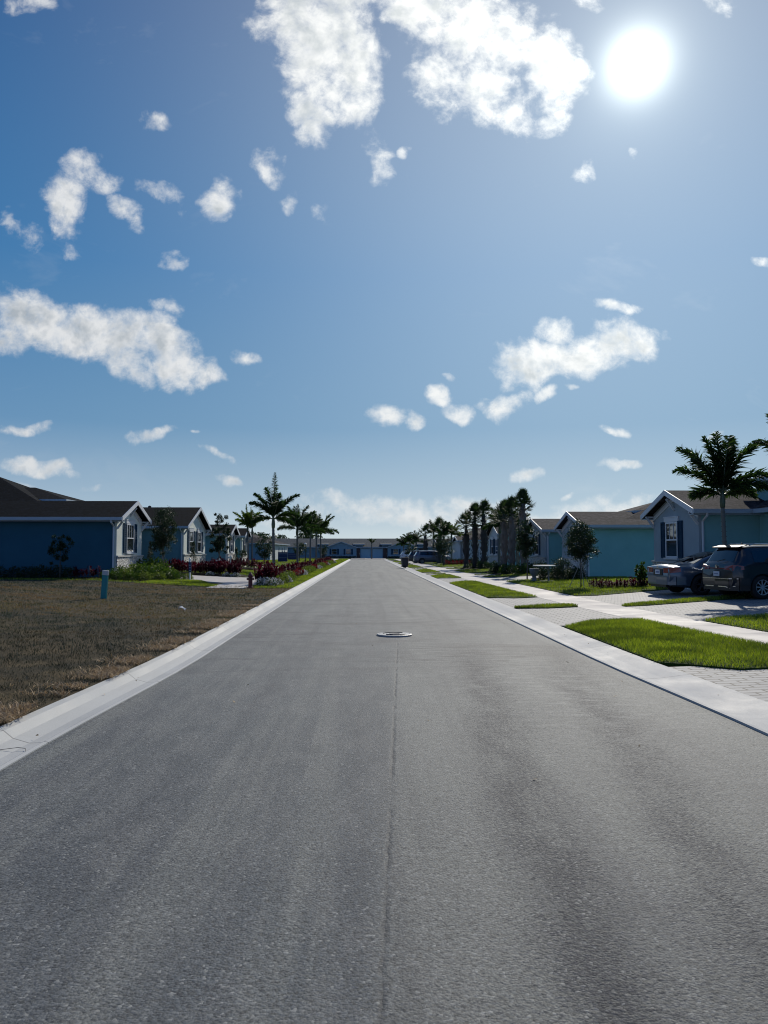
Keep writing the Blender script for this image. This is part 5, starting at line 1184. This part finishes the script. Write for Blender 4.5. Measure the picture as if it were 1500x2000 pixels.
# clouds in tangent coordinates of the street direction, real directions on the sky sphere
iy=t.math('DIVIDE',1.,t.math('MAXIMUM',dy,.12)); P=t.comb(t.math('MULTIPLY',dx,iy),t.math('MULTIPLY',dz,iy),0.)
wz=t.n('ShaderNodeTexNoise'); t.set(wz.inputs['Vector'],P); wz.inputs['Scale'].default_value=11.; wz.inputs['Detail'].default_value=3.
wv=t.n('ShaderNodeVectorMath',operation='SUBTRACT'); t.set(wv.inputs[0],wz.outputs['Color']); wv.inputs[1].default_value=(.5,.5,.5)
wv2=t.vscale(wv.outputs[0],(.075,.075,0)); Pw=t.n('ShaderNodeVectorMath',operation='ADD'); t.set(Pw.inputs[0],P); t.set(Pw.inputs[1],wv2); Pw=Pw.outputs[0]
def chain(fp):
    # ties each ellipse to the one before, so the shader is evaluated in sequence
    nd=t.n('ShaderNodeVectorMath',operation='MULTIPLY_ADD'); t.set(nd.inputs[0],fp); nd.inputs[1].default_value=(1e-7,1e-7,0); t.set(nd.inputs[2],Pw); return nd.outputs[0]
f=None
for (cx,cy,rx,ry,rot,s) in CLOUDS:
    mp=t.n('ShaderNodeMapping',vector_type='TEXTURE'); t.set(mp.inputs['Vector'],Pw if f is None else chain(f)); mp.inputs['Location'].default_value=(cx,cy,0); mp.inputs['Rotation'].default_value=(0,0,rot); mp.inputs['Scale'].default_value=(rx,ry,1)
    dt=t.n('ShaderNodeVectorMath',operation='DOT_PRODUCT'); t.set(dt.inputs[0],mp.outputs[0]); t.set(dt.inputs[1],mp.outputs[0])
    v=t.math('MULTIPLY_ADD',dt.outputs['Value'],-s,s); f=v if f is None else t.math('MAXIMUM',f,v)
f=t.math('MAXIMUM',f,-1.)
n1=t.noise(P,16.,7,.62,.2); n2=t.noise(P,50.,4,.62,.3); n3=t.noise(P,9.,3,.6)
nn=t.math('ADD',t.math('MULTIPLY',t.math('SUBTRACT',n1,.5),3.1),t.math('MULTIPLY',t.math('SUBTRACT',n2,.5),1.1))
dens=t.math('ADD',f,nn)
al=t.math('MULTIPLY',t.mapr(dens,-.05,1.2,0,1.,True),t.mapr(n2,.3,.55,.82,1.))
# thin wisps everywhere
wis=t.mapr(t.math('ADD',t.noise(t.vscale(P,(1.,2.2,1.)),4.,5,.68,.6),t.math('MULTIPLY',t.mapr(dz,.0,.25,.06,0),1.)),.60,.85,0,.12)
# second deck behind and beside the view
Pb=t.comb(t.math('DIVIDE',dx,t.math('ADD',t.math('ABSOLUTE',dz),.25)),t.math('DIVIDE',dy,t.math('ADD',t.math('ABSOLUTE',dz),.25)),0.)
back=t.math('MULTIPLY',t.mapr(t.noise(Pb,1.6,4,.6,.3),.55,.68,0,.9),t.mapr(dy,.42,.22,0,1))
al=t.math('MULTIPLY',al,t.mapr(dy,.3,.42,0,1)); al=t.math('MAXIMUM',t.math('MAXIMUM',al,wis),back)
al=t.math('MULTIPLY',al,t.mapr(dz,-.005,.02,0,1))
ang=t.math('ARCCOSINE',t.math('MINIMUM',ca,.999999))
def lobe(sg,p=2.):
    return t.math('EXPONENT',t.math('MULTIPLY',t.math('POWER',t.math('DIVIDE',ang,R(sg)),p),-1.))
CLB=CLB*U; near=lobe(16.,1.3)
core=t.mapr(dens,.45,1.5,0,1.,True)
shade=t.math('MULTIPLY',core,t.mapr(n3,.40,.58,.25,1.)); 
nL=t.noise(t.n('ShaderNodeVectorMath',operation='ADD',ins={0:P,1:(.010,.014,0)}).outputs[0],16.,4,.62,.2)
shade=t.math('ADD',shade,t.math('MULTIPLY',t.math('MULTIPLY',t.math('SUBTRACT',nL,n1),5.),t.mapr(dens,.3,1.,0,1.)),clamp=True)
cl=t.mix(t.math('MULTIPLY',shade,.85),(CLB*1.0,CLB*1.01,CLB*1.02),(CLB*.46,CLB*.52,CLB*.58))
cl=t.mix(t.mapr(dz,.0,.2,.45,.0),cl,(CLB*.78,CLB*.84,CLB*.88))
add=t.mix(1.,cl,t.comb(t.math('MULTIPLY',near,.45*CLB),t.math('MULTIPLY',near,.42*CLB),t.math('MULTIPLY',near,.38*CLB)),'ADD')
c=t.mix(t.math('MULTIPLY',al,.93),bgc,add)
g1=lobe(1.65,2.); g2=lobe(3.,1.2); g3=lobe(26.,2.)
G=t.math('ADD',t.math('MULTIPLY',g1,GL[0]*U),t.math('ADD',t.math('MULTIPLY',g2,GL[1]*U),t.math('MULTIPLY',g3,GL[2]*U)))
Gc=t.comb(t.math('MULTIPLY',G,.95),t.math('MULTIPLY',G,1.0),t.math('MULTIPLY',G,.90))
c=t.mix(1.,c,Gc,'ADD')
bg=t.n('ShaderNodeBackground'); t.set(bg.inputs[0],c); bg.inputs[1].default_value=SKYS
o=t.n('ShaderNodeOutputWorld'); t.nt.links.new(bg.outputs[0],o.inputs[0])
w.cycles.sampling_method='MANUAL'; w.cycles.sample_map_resolution=1024
sl=bpy.data.lights.new('sun','SUN'); sl.energy=SUNE; sl.angle=R(.55); sl.color=(1.,.93,.82); so=bpy.data.objects.new('sun',sl); col.objects.link(so)
so.rotation_euler=(-SUN).to_track_quat('-Z','Y').to_euler()
# camera
cam=bpy.data.cameras.new('camera'); cam.sensor_fit='VERTICAL'; cam.sensor_height=24.; cam.lens=24.*1500/2000.; cam.clip_end=5000; cam.clip_start=.05
co=bpy.data.objects.new('camera',cam); col.objects.link(co); co.location=(0,0,1.65)
pit=math.atan(76/1500.); yaw=math.atan(37/1500.*math.cos(pit))
co.rotation_euler=(PI/2+pit,0,-yaw); scn.camera=co
scn.view_settings.view_transform='Standard'; scn.view_settings.look='None'; scn.view_settings.exposure=EXPO; scn.view_settings.gamma=1.
scn.render.engine='CYCLES'; scn.cycles.filter_width=1.05; scn.cycles.max_bounces=6; scn.cycles.transparent_max_bounces=4
